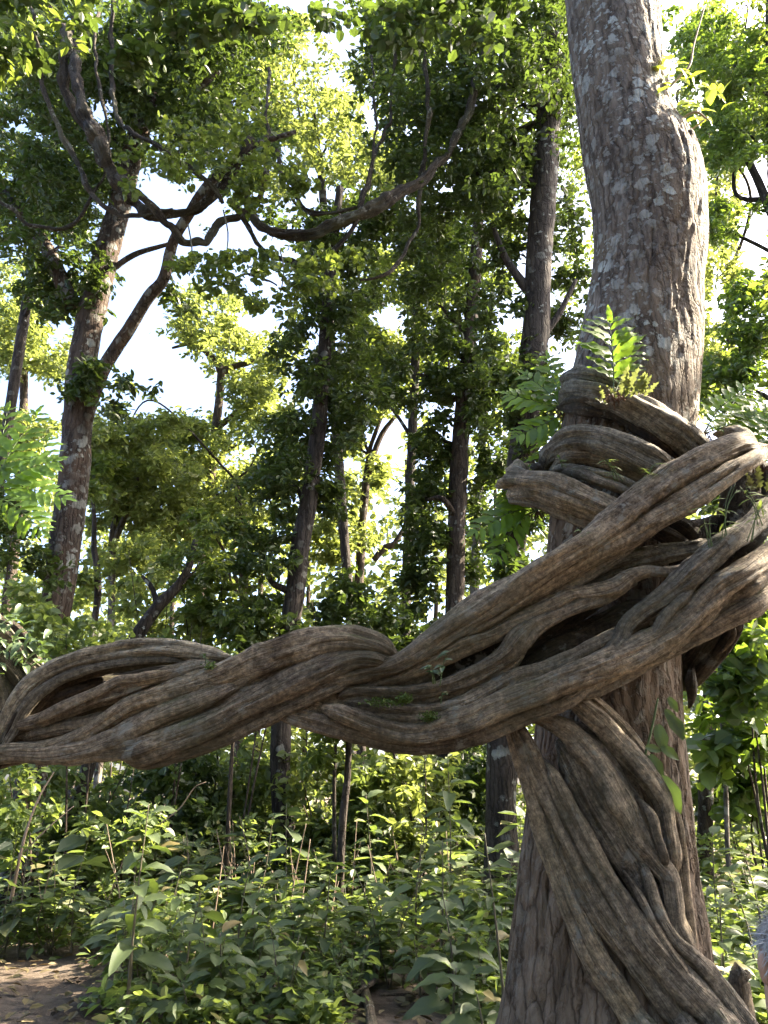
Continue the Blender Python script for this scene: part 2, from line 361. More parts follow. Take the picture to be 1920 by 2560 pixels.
def liana_mat(name, ridge, body, dark, moss=.25):
    m, t, out = newmat(name)
    uv = t.nodes.new('ShaderNodeTexCoord')
    g = t.nodes.new('ShaderNodeNewGeometry')
    ob = uv.outputs['Object']
    st = mapping(t, uv.outputs['UV'], (15, 1.3, 1))
    n1 = noise(t, st, 1.0, 6, .6, .4)
    st2 = mapping(t, uv.outputs['UV'], (80, 14, 1))
    n2 = noise(t, st2, 1.0, 5, .7, .3)
    n3 = noise(t, ob, 3.0, 4, .6)
    n4 = noise(t, ob, 30, 8, .78)
    c = ramp(t, n1.outputs['Fac'], [(.26, dark), (.44, body), (.70, ridge)]).outputs[0]
    c = mixc(t, ramp(t, n3.outputs['Fac'], [(.38, (0, 0, 0)), (.66, (.75, .75, .75))]).outputs[0], c, ridge)
    c = mixc(t, .85, c, ramp(t, n4.outputs['Fac'], [(.36, (.30, .28, .26)), (.50, (.95, .95, .95)), (.64, (2.0, 1.95, 1.85))]).outputs[0], 'MULTIPLY')
    c = mixc(t, .28, c, ramp(t, n2.outputs['Fac'], [(.35, (.5, .5, .5)), (.6, (1.2, 1.2, 1.2))]).outputs[0], 'MULTIPLY')
    # each stem a little different, dark damp stains, flaking cracks along the grain
    oi = t.nodes.new('ShaderNodeObjectInfo').outputs['Random']
    c = mixc(t, .6, c, ramp(t, oi, [(0, (.62, .60, .58)), (.5, (1.0, .98, .95)), (1, (1.38, 1.30, 1.16))]).outputs[0], 'MULTIPLY')
    n8 = noise(t, ob, 2.3, 5, .65, .6)
    c = mixc(t, .8, c, ramp(t, n8.outputs['Fac'], [(.36, (.40, .37, .35)), (.47, (1, 1, 1)), (.62, (1.15, 1.12, 1.06))]).outputs[0], 'MULTIPLY')
    fw = mixc(t, .05, mapping(t, uv.outputs['UV'], (26, 4.5, 1)), noise(t, ob, 9, 4).outputs['Color'])
    vf = N(t, 'ShaderNodeTexVoronoi', _feature='DISTANCE_TO_EDGE', Scale=1.0, Randomness=1.0); t.links.new(fw, vf.inputs['Vector'])
    crk = ramp(t, vf.outputs['Distance'], [(.0, (.2, .2, .2)), (.035, (.8, .8, .8)), (.09, (1, 1, 1))])
    c = mixc(t, .5, c, crk.outputs[0], 'MULTIPLY')
    # pale crust patches
    n5 = noise(t, ob, 8.5, 5, .7); n6 = noise(t, ob, 1.7, 2)
    cr = N(t, 'ShaderNodeMath', _operation='MULTIPLY')
    t.links.new(ramp(t, n5.outputs['Fac'], [(.56, (0, 0, 0)), (.63, (.8, .8, .8))]).outputs[0], cr.inputs[0])
    t.links.new(ramp(t, n6.outputs['Fac'], [(.46, (0, 0, 0)), (.56, (1, 1, 1))]).outputs[0], cr.inputs[1])
    c = mixc(t, cr.outputs[0], c, (.36, .355, .31))
    n9 = noise(t, ob, 1.3, 4, .6)
    c = mixc(t, ramp(t, n9.outputs['Fac'], [(.48, (0, 0, 0)), (.66, (.5, .5, .5))]).outputs[0], c, (.135, .135, .085))
    # thin moss on upper faces
    sx = t.nodes.new('ShaderNodeSeparateXYZ'); t.links.new(g.outputs['Normal'], sx.inputs[0])
    n7 = noise(t, ob, 5.0, 5, .65)
    mo = N(t, 'ShaderNodeMath', _operation='MULTIPLY')
    t.links.new(ramp(t, sx.outputs['Z'], [(.35, (0, 0, 0)), (.8, (1, 1, 1))]).outputs[0], mo.inputs[0])
    t.links.new(ramp(t, n7.outputs['Fac'], [(.55, (0, 0, 0)), (.68, (moss, moss, moss))]).outputs[0], mo.inputs[1])
    c = mixc(t, mo.outputs[0], c, (.10, .115, .03))
    p = N(t, 'ShaderNodeBsdfPrincipled', Roughness=.78); p.inputs['Specular IOR Level'].default_value = .3
    t.links.new(c, p.inputs['Base Color'])
    h = N(t, 'ShaderNodeMath', _operation='ADD'); t.links.new(n4.outputs['Fac'], h.inputs[0]); t.links.new(n2.outputs['Fac'], h.inputs[1])
    h2 = N(t, 'ShaderNodeMath', _operation='MULTIPLY_ADD'); t.links.new(n1.outputs['Fac'], h2.inputs[0]); h2.inputs[1].default_value = 4.0; t.links.new(h.outputs[0], h2.inputs[2])
    h6 = N(t, 'ShaderNodeMath', _operation='ADD'); t.links.new(h2.outputs[0], h6.inputs[0]); t.links.new(crk.outputs[0], h6.inputs[1])
    bp = N(t, 'ShaderNodeBump', Strength=1.0, Distance=0.016); t.links.new(h6.outputs[0], bp.inputs['Height']); t.links.new(bp.outputs[0], p.inputs['Normal'])
    t.links.new(p.outputs[0], out.inputs[0])
    return m
M['liana'] = liana_mat('liana', (.42, .355, .275), (.215, .172, .126), (.070, .053, .039), .6)
M['liana_grey'] = liana_mat('liana_grey', (.38, .345, .280), (.20, .174, .134), (.068, .057, .045), .75)
M['liana_dark'] = liana_mat('liana_dark', (.085, .063, .045), (.045, .033, .025), (.018, .013, .010), .3)  # darker liana; on filler strands this colour carries the shade of the gaps
M['vine'] = liana_mat('vine', (.085, .066, .048), (.030, .023, .017), (.012, .009, .007), .1)
M['post'] = liana_mat('post', (.19, .16, .12), (.11, .088, .066), (.045, .034, .026), .1)

def simple(name, col, rough=.7, var=.3, scale=20.0):
    m, t, out = newmat(name)
    tc = t.nodes.new('ShaderNodeTexCoord').outputs['Object']; n = noise(t, tc, scale, 4)
    c = mixc(t, n.outputs['Fac'], tuple(x * (1 - var) for x in col), tuple(min(1, x * (1 + var)) for x in col))
    p = N(t, 'ShaderNodeBsdfPrincipled', Roughness=rough); t.links.new(c, p.inputs['Base Color']); t.links.new(p.outputs[0], out.inputs[0])
    return m
M['stem'] = simple('stem', (.085, .075, .045), .6)
M['stem_green'] = simple('stem_green', (.08, .13, .04), .5)
M['twig'] = simple('twig', (.22, .16, .11), .75)
M['skin'] = simple('skin', (.40, .25, .19), .5, .08, 8)
M['hair'] = simple('hair', (.36, .36, .37), .5, .25, 60)
M['shirt'] = simple('shirt', (.30, .35, .40), .8, .08, 40)
M['trousers'] = simple('trousers', (.08, .08, .09), .8, .1, 40)
M['fibre'] = simple('fibre', (.13, .07, .04), .9)

def soil_mat():
    m, t, out = newmat('soil')
    tc = t.nodes.new('ShaderNodeTexCoord').outputs['Object']
    a = noise(t, tc, 1.1, 6, .6); b = noise(t, tc, 11, 6, .7); d = noise(t, tc, 55, 4, .7)
    c = ramp(t, a.outputs['Fac'], [(.35, (.060, .046, .035)), (.5, (.105, .085, .066)), (.68, (.16, .133, .107))]).outputs[0]
    c = mixc(t, .6, c, ramp(t, b.outputs['Fac'], [(.35, (.55, .52, .5)), (.62, (1.25, 1.22, 1.2))]).outputs[0], 'MULTIPLY')
    c = mixc(t, .5, c, ramp(t, d.outputs['Fac'], [(.35, (.6, .6, .6)), (.62, (1.3, 1.3, 1.3))]).outputs[0], 'MULTIPLY')
    p = N(t, 'ShaderNodeBsdfPrincipled', Roughness=.95); p.inputs['Specular IOR Level'].default_value = .15
    t.links.new(c, p.inputs['Base Color'])
    h = N(t, 'ShaderNodeMath', _operation='ADD'); t.links.new(b.outputs['Fac'], h.inputs[0]); t.links.new(d.outputs['Fac'], h.inputs[1])
    bp = N(t, 'ShaderNodeBump', Strength=.8, Distance=.03); t.links.new(h.outputs[0], bp.inputs['Height']); t.links.new(bp.outputs[0], p.inputs['Normal'])
    t.links.new(p.outputs[0], out.inputs[0])
    return m
M['soil'] = soil_mat()

# ------------------------------------------------------------------ ground
def axis_grid(lo, hi, dense_lo, dense_hi, fine, coarse):
    a = np.arange(lo, dense_lo, coarse); b = np.arange(dense_lo, dense_hi, fine); c = np.arange(dense_hi, hi + coarse, coarse)
    return np.concatenate([a, b, c])
gx = axis_grid(-260, 260, -8, 8, .12, 12.0); gy = axis_grid(-60, 420, 3, 16, .12, 12.0)
GX, GY = np.meshgrid(gx, gy)
dn = ((np.abs(GX) < 8) & (GY > 3) & (GY < 16)).astype(float)
GZ = ground_z(GX, GY) + dn * 0.03 * fbm(np.stack([GX * 2.2, GY * 2.2, GX * 0], -1), 4, 5)
nx, ny = len(gx), len(gy)
ii = np.arange(ny - 1)[:, None] * nx + np.arange(nx - 1)[None, :]
gq = np.stack([ii, ii + 1, ii + nx + 1, ii + nx], -1).reshape(-1, 4)
g = obj('ground', mesh_np('ground', np.stack([GX, GY, GZ], -1).reshape(-1, 3), gq), M['soil']); g['kind'] = 'structure'

# ------------------------------------------------------------------ main tree
TY = 5.2
TRUNK = [(1512, 2900, 330), (1515, 2560, 272), (1516, 2300, 233), (1516, 2100, 210), (1519, 1900, 190), (1521, 1700, 176), (1538, 1300, 166), (1575, 1020, 163),
         (1598, 860, 152), (1612, 740, 141), (1624, 630, 138), (1619, 500, 139), (1600, 410, 136), (1572, 345, 119), (1551, 226, 111), (1528, 0, 111), (1510, -250, 110), (1490, -700, 118), (1480, -1300, 125)]
tp = np.array(pxpath(TRUNK, TY))
gz0 = -0.3
main = thing('big_tree', 'tall thick tree trunk with pale lichen patches, wrapped by the giant twisted liana', 'tree', (tp[0, 0], TY, 0.0))
mo = np.array(main.location)
def main_trunk():
    n, segs = 540, 210
    tpp = tp.copy(); tpp = np.vstack([[tp[0, 0], TY, -0.4, tp[0, 3] * 1.25], tpp[tpp[:, 2] > 0.05]])
    c = catmull(tpp, n); r = c[:, 3]; c = c[:, :3]
    ph = np.linspace(0, 2 * np.pi, segs, endpoint=False); PH, K = np.meshgrid(ph, np.arange(n))
    z = c[:, 2][:, None] + 0 * PH
    R = r[:, None] + 0 * PH
    cyl = np.stack([np.cos(PH) * R, np.sin(PH) * R, z], -1)
    low = np.clip((3.0 - z) / 2.0, 0, 1)
    # big undulation and buttress flutes at the foot
    D = 0.018 * fbm(cyl * np.array([2.2, 2.2, .6]), 3, 11)
    D += 0.05 * np.clip((1.4 - z) / 1.4, 0, 1) * np.abs(np.cos(PH * 2.5 + 0.7 * np.sin(z * 1.5)))
    # vertical furrows
    wv = fbm(cyl * np.array([3, 3, 1.0]), 2, 5)
    q = cyl * np.array([8.0, 8.0, 1.1]) + wv[..., None] * .5
    rg = np.abs(vnoise(q, 31)); rg2 = np.abs(vnoise(q * np.array([2.1, 2.1, 2.6]), 77))
    D -= (0.012 + 0.018 * low) * np.clip(1 - rg / .13, 0, 1)
    D -= (0.008 + 0.009 * low) * np.clip(1 - rg2 / .16, 0, 1)
    # flaking plates: stepped noise
    pl = fbm(cyl * np.array([6, 6, 2.4]), 4, 91, .6)
    D += 0.006 * np.floor(pl * 7) / 7 * 1.6 * (1 - .4 * low)
    D += 0.006 * fbm(cyl * np.array([26, 26, 9]), 3, 55)
    # the swollen scar on the right flank
    px_, py_ = 0.98, -0.2
    ang = np.cos(PH - math.atan2(-0.25, 1.0))
    zb = P(1690, 365, TY).z
    D += 0.025 * np.clip(ang, 0, 1) ** 3 * np.exp(-((z - zb) / .16) ** 2) * (1 + .9 * fbm(cyl * 11, 3, 8))
    RR = R + D
    v = np.stack([c[:, 0][:, None] + np.cos(PH) * RR, c[:, 1][:, None] + np.sin(PH) * RR, z], -1).reshape(-1, 3) - mo
    i = np.arange(n - 1)[:, None] * segs; j = np.arange(segs)[None, :]; j2 = (j + 1) % segs
    quads = np.stack([i + j, i + j2, i + segs + j2, i + segs + j], -1).reshape(-1, 4)
    return obj('trunk', mesh_np('trunk', v, quads), M['bark_main'], main)
main_trunk()

# ------------------------------------------------------------------ the liana
LY = 4.62
liana = thing('giant_liana', 'giant woody liana of fused twisted stems, coiled round the thick trunk and running left', 'liana', (tp[0, 0] + .3, 4.6, 0))
lo = np.array(liana.location)
STR = []
def S(pts, Y=LY, mat='liana', fl=.30, tw=1.5, grow=1.0):
    STR.append((pts, Y, mat, fl, tw, grow))
# upper rope (two fused ridges) from the loop at right down into the long arm
S([(1800, 1075, 22, 5.15), (1840, 1092, 27, 4.85), (1868, 1112, 30, 4.62), (1830, 1122, 33, 4.5), (1767, 1150, 36, 4.42), (1674, 1196, 38, 4.40), (1599, 1250, 38, 4.38), (1524, 1308, 38, 4.36), (1450, 1362, 38, 4.34), (1375, 1408, 40, 4.32), (1265, 1478, 42), (1165, 1545, 40), (1099, 1588, 36), (1033, 1632, 28), (985, 1662, 24), (900, 1684, 22), (820, 1702, 22), (740, 1735, 22)], 4.36)
S([(1870, 1100, 18, 5.1), (1896, 1122, 22, 4.8), (1886, 1142, 24, 4.55), (1842, 1170, 26, 4.42), (1767, 1218, 28), (1711, 1256, 30), (1636, 1298, 33), (1562, 1338, 33), (1487, 1382, 32), (1400, 1432, 28), (1330, 1478, 26), (1250, 1532, 24), (1170, 1574, 22), (1110, 1602, 20)], 4.38)
S([(1640, 1320, 14), (1560, 1372, 20), (1490, 1420, 22), (1397, 1478, 20), (1331, 1512, 18), (1265, 1530, 16), (1190, 1560, 16), (1110, 1604, 16)], 4.46, 'liana', .25)
# middle strands
S([(1800, 1340, 16, 4.75), (1754, 1363, 18), (1713, 1372, 20), (1650, 1382, 24), (1588, 1398, 24), (1525, 1420, 24), (1463, 1446, 22), (1397, 1480, 20), (1331, 1514, 20), (1270, 1545, 16)], 4.50, 'liana_grey')
S([(1770, 1398, 12, 4.7), (1713, 1422, 15), (1666, 1430, 17), (1619, 1428, 19), (1575, 1440, 23), (1532, 1468, 27), (1478, 1482, 24), (1431, 1488, 21), (1397, 1502, 23), (1331, 1538, 25), (1265, 1566, 25), (1215, 1590, 26), (1149, 1614, 28), (1099, 1638, 28), (1049, 1662, 24), (999, 1690, 19), (933, 1708, 14), (870, 1722, 10)], 4.40)
S([(1600, 1452, 10), (1520, 1492, 14), (1450, 1514, 18), (1381, 1542, 20), (1331, 1568, 24), (1298, 1598, 30), (1265, 1636, 26), (1215, 1668, 22), (1165, 1692, 22), (1115, 1712, 19), (1033, 1731, 18), (966, 1731, 18), (900, 1728, 19), (862, 1735, 14), (845, 1752, 9)], 4.40)
S([(1330, 1600, 14), (1285, 1650, 20), (1248, 1682, 18), (1215, 1705, 16), (1170, 1722, 15), (1120, 1738, 15), (1060, 1750, 16), (1000, 1756, 15), (940, 1750, 14), (890, 1765, 12)], 4.44, 'liana')
# filler strands behind the open middle, gap shade put into their dark colour
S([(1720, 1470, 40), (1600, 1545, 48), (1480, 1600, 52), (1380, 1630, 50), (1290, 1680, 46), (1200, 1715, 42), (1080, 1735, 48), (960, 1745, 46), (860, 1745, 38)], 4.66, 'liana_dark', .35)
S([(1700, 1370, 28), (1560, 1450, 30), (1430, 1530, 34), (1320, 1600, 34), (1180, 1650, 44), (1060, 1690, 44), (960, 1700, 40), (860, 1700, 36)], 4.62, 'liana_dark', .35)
# long lower strand with the knot
S([(2010, 1330, 26, 4.9), (1960, 1362, 28, 4.7), (1920, 1388, 28, 4.55), (1886, 1410, 31, 4.45), (1839, 1441, 33), (1792, 1470, 33), (1745, 1513, 32), (1713, 1545, 32), (1682, 1574, 32), (1635, 1602, 35), (1588, 1626, 38), (1525, 1656, 38), (1463, 1682, 37), (1400, 1706, 36), (1330, 1736, 35), (1231, 1774, 33), (1165, 1804, 31), (1099, 1824, 30), (1033, 1834, 28), (966, 1824, 27), (910, 1806, 26), (851, 1782, 24), (790, 1764, 20)], 4.34)
S([(1930, 1240, 22, 4.8), (1900, 1285, 26, 4.62), (1870, 1316, 28, 4.5), (1823, 1356, 31), (1776, 1397, 34), (1729, 1437, 36), (1682, 1476, 31), (1632, 1512, 27), (1590, 1538, 24), (1563, 1566, 22), (1552, 1598, 22), (1530, 1625, 22), (1480, 1655, 22)], 4.36, 'liana_grey')
S([(1760, 1450, 14), (1712, 1490, 16), (1680, 1518, 15), (1660, 1550, 14), (1640, 1580, 12), (1610, 1598, 10)], 4.30, 'liana_grey', .3)
S([(1580, 1580, 11), (1541, 1586, 16), (1478, 1616, 19), (1431, 1645, 20), (1364, 1675, 23), (1298, 1690, 23), (1248, 1716, 24), (1198, 1742, 24), (1149, 1764, 24), (1066, 1782, 24), (983, 1778, 22), (933, 1766, 22), (885, 1757, 20), (830, 1745, 16)], 4.42)
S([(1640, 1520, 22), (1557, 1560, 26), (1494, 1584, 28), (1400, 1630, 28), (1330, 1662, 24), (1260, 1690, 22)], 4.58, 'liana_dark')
S([(1500, 1702, 14), (1450, 1724, 20), (1381, 1764, 21), (1298, 1796, 24), (1231, 1824, 26), (1165, 1846, 27), (1099, 1859, 27), (1016, 1858, 27), (933, 1844, 27), (851, 1824, 27), (784, 1804, 24), (716, 1786, 20), (660, 1765, 16)], 4.40)
S([(2010, 1425, 30, 5.0), (1960, 1458, 32, 4.75), (1914, 1488, 33, 4.6), (1855, 1520, 34), (1792, 1557, 32), (1729, 1592, 28), (1682, 1616, 26), (1619, 1645, 26), (1557, 1676, 28), (1494, 1708, 30), (1431, 1738, 24), (1370, 1770, 16)], 4.48)
S([(1960, 1420, 20, 4.75), (1890, 1450, 24), (1830, 1490, 24), (1770, 1535, 22), (1720, 1575, 20), (1670, 1605, 16)], 4.44, 'liana')
# ---- left part of the arm
S([(1000, 1648, 16), (960, 1620, 24), (905, 1602, 32), (850, 1598, 36), (790, 1606, 40), (716, 1628, 42), (640, 1654, 42), (560, 1690, 42), (480, 1716, 38), (400, 1738, 34), (330, 1762, 30), (270, 1800, 26), (215, 1838, 26), (150, 1866, 26), (90, 1880, 24), (40, 1880, 22), (-30, 1888, 22), (-140, 1905, 24)], 4.36)
S([(1010, 1668, 14), (950, 1640, 18), (890, 1632, 22), (830, 1640, 24), (770, 1664, 24), (700, 1700, 26), (620, 1745, 26), (540, 1790, 26), (460, 1822, 28), (380, 1850, 28), (300, 1872, 26), (240, 1880, 24), (180, 1892, 22), (120, 1896, 18)], 4.36)
S([(990, 1664, 10), (930, 1648, 16), (880, 1650, 19), (820, 1674, 24), (760, 1700, 27), (700, 1728, 28), (620, 1765, 28), (540, 1806, 30), (470, 1836, 30), (400, 1862, 30), (340, 1884, 28), (290, 1892, 22)], 4.30)
S([(900, 1690, 18), (830, 1715, 24), (760, 1745, 28), (690, 1775, 30), (620, 1808, 30), (550, 1840, 30), (480, 1866, 30), (410, 1888, 28), (350, 1900, 22), (310, 1896, 16)], 4.38)
S([(640, 1690, 16), (560, 1725, 26), (480, 1760, 30), (400, 1790, 30), (340, 1822, 28), (280, 1850, 28), (220, 1872, 28), (160, 1885, 26), (100, 1890, 22), (50, 1888, 20), (-30, 1896, 20), (-140, 1915, 22)], 4.34)
S([(560, 1655, 14), (500, 1668, 20), (440, 1684, 24), (370, 1706, 26), (300, 1728, 26), (230, 1748, 25), (160, 1775, 24), (100, 1800, 22), (50, 1812, 18), (20, 1820, 12)], 4.38)
S([(470, 1672, 10), (400, 1690, 14), (350, 1700, 16), (300, 1704, 15), (250, 1730, 15), (190, 1756, 15), (120, 1790, 14), (60, 1808, 10)], 4.34)
S([(330, 1772, 14), (270, 1794, 19), (210, 1808, 20), (150, 1816, 22), (90, 1830, 22), (40, 1846, 18)], 4.40)
# upper hollow lip at far left, bending down past the frame edge
S([(600, 1650, 10), (540, 1642, 17), (480, 1632, 22), (410, 1624, 26), (340, 1624, 27), (270, 1634, 26), (200, 1650, 26), (140, 1672, 26), (85, 1706, 26), (50, 1745, 26), (25, 1790, 24), (5, 1840, 22), (-20, 1890, 20)], 4.42, 'liana_grey')
S([(500, 1655, 6), (430, 1650, 9), (350, 1652, 11), (280, 1661, 11), (210, 1676, 13), (150, 1698, 14), (100, 1732, 16), (62, 1775, 18), (38, 1820, 18), (14, 1862, 18), (-20, 1910, 18)], 4.40, 'liana_grey')
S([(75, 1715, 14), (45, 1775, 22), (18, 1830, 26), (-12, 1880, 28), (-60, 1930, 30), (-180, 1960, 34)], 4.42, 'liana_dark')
S([(520, 1690, 30), (400, 1715, 46), (280, 1745, 60), (180, 1775, 64), (90, 1810, 56), (0, 1850, 50), (-120, 1890, 60), (-300, 1900, 70)], 4.98, 'liana_dark', .4)  # dark fillers inside the hollow, its shade put into their colour
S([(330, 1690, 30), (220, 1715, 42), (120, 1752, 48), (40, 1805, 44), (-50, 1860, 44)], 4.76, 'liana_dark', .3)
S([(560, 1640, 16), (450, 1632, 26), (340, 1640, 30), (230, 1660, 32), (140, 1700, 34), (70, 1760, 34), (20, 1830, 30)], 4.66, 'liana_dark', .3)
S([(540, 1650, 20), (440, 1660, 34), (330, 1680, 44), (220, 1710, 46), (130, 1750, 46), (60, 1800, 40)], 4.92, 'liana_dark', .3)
S([(700, 1740, 34), (560, 1790, 42), (420, 1830, 46), (300, 1850, 46), (180, 1850, 44), (60, 1855, 44), (-60, 1870, 50), (-200, 1860, 60)], 4.50, 'liana', .4)
S([(900, 1650, 34), (800, 1680, 40), (680, 1722, 42), (560, 1765, 44), (460, 1790, 40)], 4.45, 'liana', .4)
S([(760, 1640, 30), (660, 1680, 40), (560, 1725, 42), (440, 1775, 40), (330, 1815, 36), (220, 1845, 30)], 4.44, 'liana', .4)
S([(900, 1665, 26), (840, 1690, 34), (760, 1725, 38), (680, 1765, 40), (590, 1805, 40), (490, 1842, 36), (400, 1868, 28)], 4.42, 'liana', .4)
S([(1240, 1740, 26), (1160, 1775, 34), (1080, 1800, 38), (1000, 1805, 40), (920, 1795, 38), (840, 1772, 34), (760, 1750, 28), (690, 1740, 20)], 4.46, 'liana', .4)
S([(1130, 1640, 20), (1060, 1690, 26), (1000, 1715, 28), (930, 1725, 28), (860, 1722, 26), (780, 1735, 22)], 4.48, 'liana', .4)
S([(1560, 1330, 24), (1460, 1395, 30), (1360, 1450, 32), (1260, 1512, 34), (1160, 1580, 32), (1080, 1630, 28)], 4.44, 'liana', .4)
S([(1880, 1430, 26), (1800, 1480, 34), (1720, 1560, 34), (1640, 1620, 34), (1560, 1655, 34), (1470, 1695, 34), (1380, 1735, 32), (1280, 1780, 30), (1180, 1825, 26)], 4.44, 'liana', .4)
# ---- coils round the trunk
def coil(pts, **k): S(pts, 4.6, **k)
coil([(1480, 1010, 20, 5.75), (1425, 1000, 24, 5.35), (1423, 985, 25, 5.0), (1470, 980, 27, 4.72), (1543, 998, 30, 4.62), (1599, 1022, 36, 4.58), (1655, 1058, 38, 4.58), (1711, 1098, 36, 4.62), (1762, 1142, 32, 4.72), (1800, 1190, 28, 4.9)], mat='liana_grey')
coil([(1470, 960, 20, 5.7), (1428, 958, 24, 5.3), (1432, 944, 25, 5.0), (1462, 940, 25, 4.78), (1510, 950, 24, 4.70), (1565, 980, 20, 4.66), (1620, 1015, 16, 4.64)], mat='liana_grey', fl=.2)
coil([(1640, 1030, 14, 4.62), (1690, 1062, 20, 4.6), (1740, 1098, 22, 4.66), (1775, 1130, 20, 4.8)], mat='liana_grey')
coil([(1440, 1190, 18, 5.7), (1378, 1165, 24, 5.3), (1380, 1130, 26, 4.95), (1425, 1100, 29, 4.7), (1487, 1098, 33, 4.58), (1543, 1114, 35, 4.52), (1599, 1140, 35, 4.5), (1655, 1172, 30, 4.52), (1705, 1206, 26, 4.58)], mat='liana_grey')
coil([(1385, 1118, 8, 5.0), (1410, 1085, 9, 4.75), (1449, 1072, 10, 4.62), (1505, 1078, 9, 4.55), (1562, 1096, 8, 4.52), (1620, 1128, 7, 4.5)], mat='liana_grey', fl=.1)
coil([(1372, 1178, 9, 5.0), (1400, 1168, 11, 4.72), (1449, 1171, 12, 4.6), (1524, 1188, 13, 4.52), (1580, 1210, 13, 4.5), (1640, 1236, 12, 4.5)], mat='liana_grey', fl=.15)
coil([(1380, 1180, 12, 4.9), (1431, 1181, 14, 4.62), (1505, 1206, 15, 4.52), (1562, 1228, 15, 4.5), (1625, 1255, 13, 4.5)], mat='liana', fl=.2)
coil([(1400, 1190, 24, 5.8), (1320, 1195, 34, 5.45), (1288, 1204, 40, 5.1), (1318, 1208, 41, 4.78), (1380, 1220, 43, 4.6), (1440, 1244, 44, 4.52), (1500, 1272, 43, 4.48), (1560, 1302, 40, 4.5), (1630, 1335, 34, 4.56)], mat='liana')
coil([(1385, 1225, 14, 5.7), (1310, 1236, 22, 5.3), (1292, 1238, 24, 5.0), (1340, 1246, 24, 4.74), (1400, 1266, 25, 4.6), (1450, 1290, 25, 4.54), (1510, 1316, 22, 4.52), (1570, 1345, 18, 4.56)], mat='liana')
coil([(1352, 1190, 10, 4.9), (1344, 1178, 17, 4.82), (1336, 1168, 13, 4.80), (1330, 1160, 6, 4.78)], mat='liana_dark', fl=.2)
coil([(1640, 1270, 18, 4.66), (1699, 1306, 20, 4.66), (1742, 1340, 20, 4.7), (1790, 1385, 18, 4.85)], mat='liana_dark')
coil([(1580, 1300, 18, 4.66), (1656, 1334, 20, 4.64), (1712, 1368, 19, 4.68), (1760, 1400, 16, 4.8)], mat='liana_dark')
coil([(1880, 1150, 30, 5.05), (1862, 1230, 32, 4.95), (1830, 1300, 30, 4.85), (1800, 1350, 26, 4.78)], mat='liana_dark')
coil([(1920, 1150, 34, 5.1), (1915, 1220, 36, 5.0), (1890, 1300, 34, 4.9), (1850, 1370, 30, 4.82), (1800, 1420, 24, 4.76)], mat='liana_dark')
coil([(1800, 1290, 40, 5.0), (1740, 1370, 56, 4.98), (1680, 1450, 60, 4.96), (1620, 1520, 50, 4.95)], mat='liana_dark')  # dark filler closing the gap behind the coils, shade put into its colour
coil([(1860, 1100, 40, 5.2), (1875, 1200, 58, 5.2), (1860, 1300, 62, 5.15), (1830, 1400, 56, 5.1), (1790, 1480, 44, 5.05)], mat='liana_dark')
coil([(1385, 1165, 20, 5.0), (1430, 1138, 27, 4.76), (1500, 1140, 32, 4.66), (1570, 1166, 32, 4.62), (1640, 1205, 28, 4.6), (1700, 1240, 20, 4.66)], mat='liana')
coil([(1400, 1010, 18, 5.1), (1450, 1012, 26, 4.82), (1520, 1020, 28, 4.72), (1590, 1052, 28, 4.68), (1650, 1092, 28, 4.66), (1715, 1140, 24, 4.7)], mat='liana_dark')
# underside hump behind the trunk at right
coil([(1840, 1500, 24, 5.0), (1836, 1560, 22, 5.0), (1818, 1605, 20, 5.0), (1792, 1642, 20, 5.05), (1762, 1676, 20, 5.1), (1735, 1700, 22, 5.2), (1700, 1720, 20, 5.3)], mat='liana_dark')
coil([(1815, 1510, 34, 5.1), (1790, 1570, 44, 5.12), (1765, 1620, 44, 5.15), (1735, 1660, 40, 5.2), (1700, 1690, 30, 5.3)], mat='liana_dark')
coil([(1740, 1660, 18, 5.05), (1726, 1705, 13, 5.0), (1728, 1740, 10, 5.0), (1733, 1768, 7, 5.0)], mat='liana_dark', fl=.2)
coil([(1835, 1540, 7, 4.9), (1838, 1575, 6, 4.9), (1828, 1605, 6, 4.92), (1806, 1635, 5, 4.95)], mat='liana', fl=.1)
# ---- stems climbing the lower trunk
def low(pts, Y, **k): S(pts, Y, grow=1.02, **k)
low([(1262, 1790, 12, 4.66), (1278, 1830, 15), (1302, 1895, 20), (1335, 2004, 23), (1369, 2112, 25), (1404, 2212, 27), (1443, 2308, 29), (1486, 2394, 31), (1539, 2472, 33), (1591, 2546, 35), (1650, 2630, 38, 4.45), (1720, 2740, 42, 4.3)], 4.60)
low([(1275, 1780, 14, 4.62), (1294, 1825, 20), (1322, 1895, 29), (1361, 1978, 32), (1395, 2056, 33), (1430, 2134, 33), (1460, 2199, 33), (1495, 2264, 32), (1539, 2329, 32), (1584, 2394, 32), (1636, 2464, 32), (1699, 2546, 34), (1760, 2625, 36, 4.4), (1840, 2740, 40, 4.25)], 4.56)
low([(1365, 1900, 12), (1386, 1943, 19), (1426, 2030, 25), (1469, 2112, 28), (1512, 2186, 28), (1560, 2264, 30), (1608, 2342, 34), (1660, 2403, 37), (1714, 2464, 39), (1786, 2546, 40), (1850, 2625, 42, 4.35), (1930, 2740, 44, 4.2)], 4.52)
low([(1400, 1850, 22), (1434, 1917, 31), (1482, 2012, 40), (1534, 2099, 40), (1582, 2177, 34), (1625, 2256, 30), (1669, 2329, 29), (1721, 2394, 29), (1777, 2460, 30), (1842, 2538, 30), (1900, 2620, 30, 4.4), (1970, 2740, 32, 4.25)], 4.62)
low([(1606, 2150, 10), (1618, 2190, 14), (1640, 2268, 19), (1680, 2342, 22), (1738, 2394, 24), (1786, 2446, 25), (1829, 2507, 24), (1880, 2580, 24), (1950, 2700, 26)], 4.50)
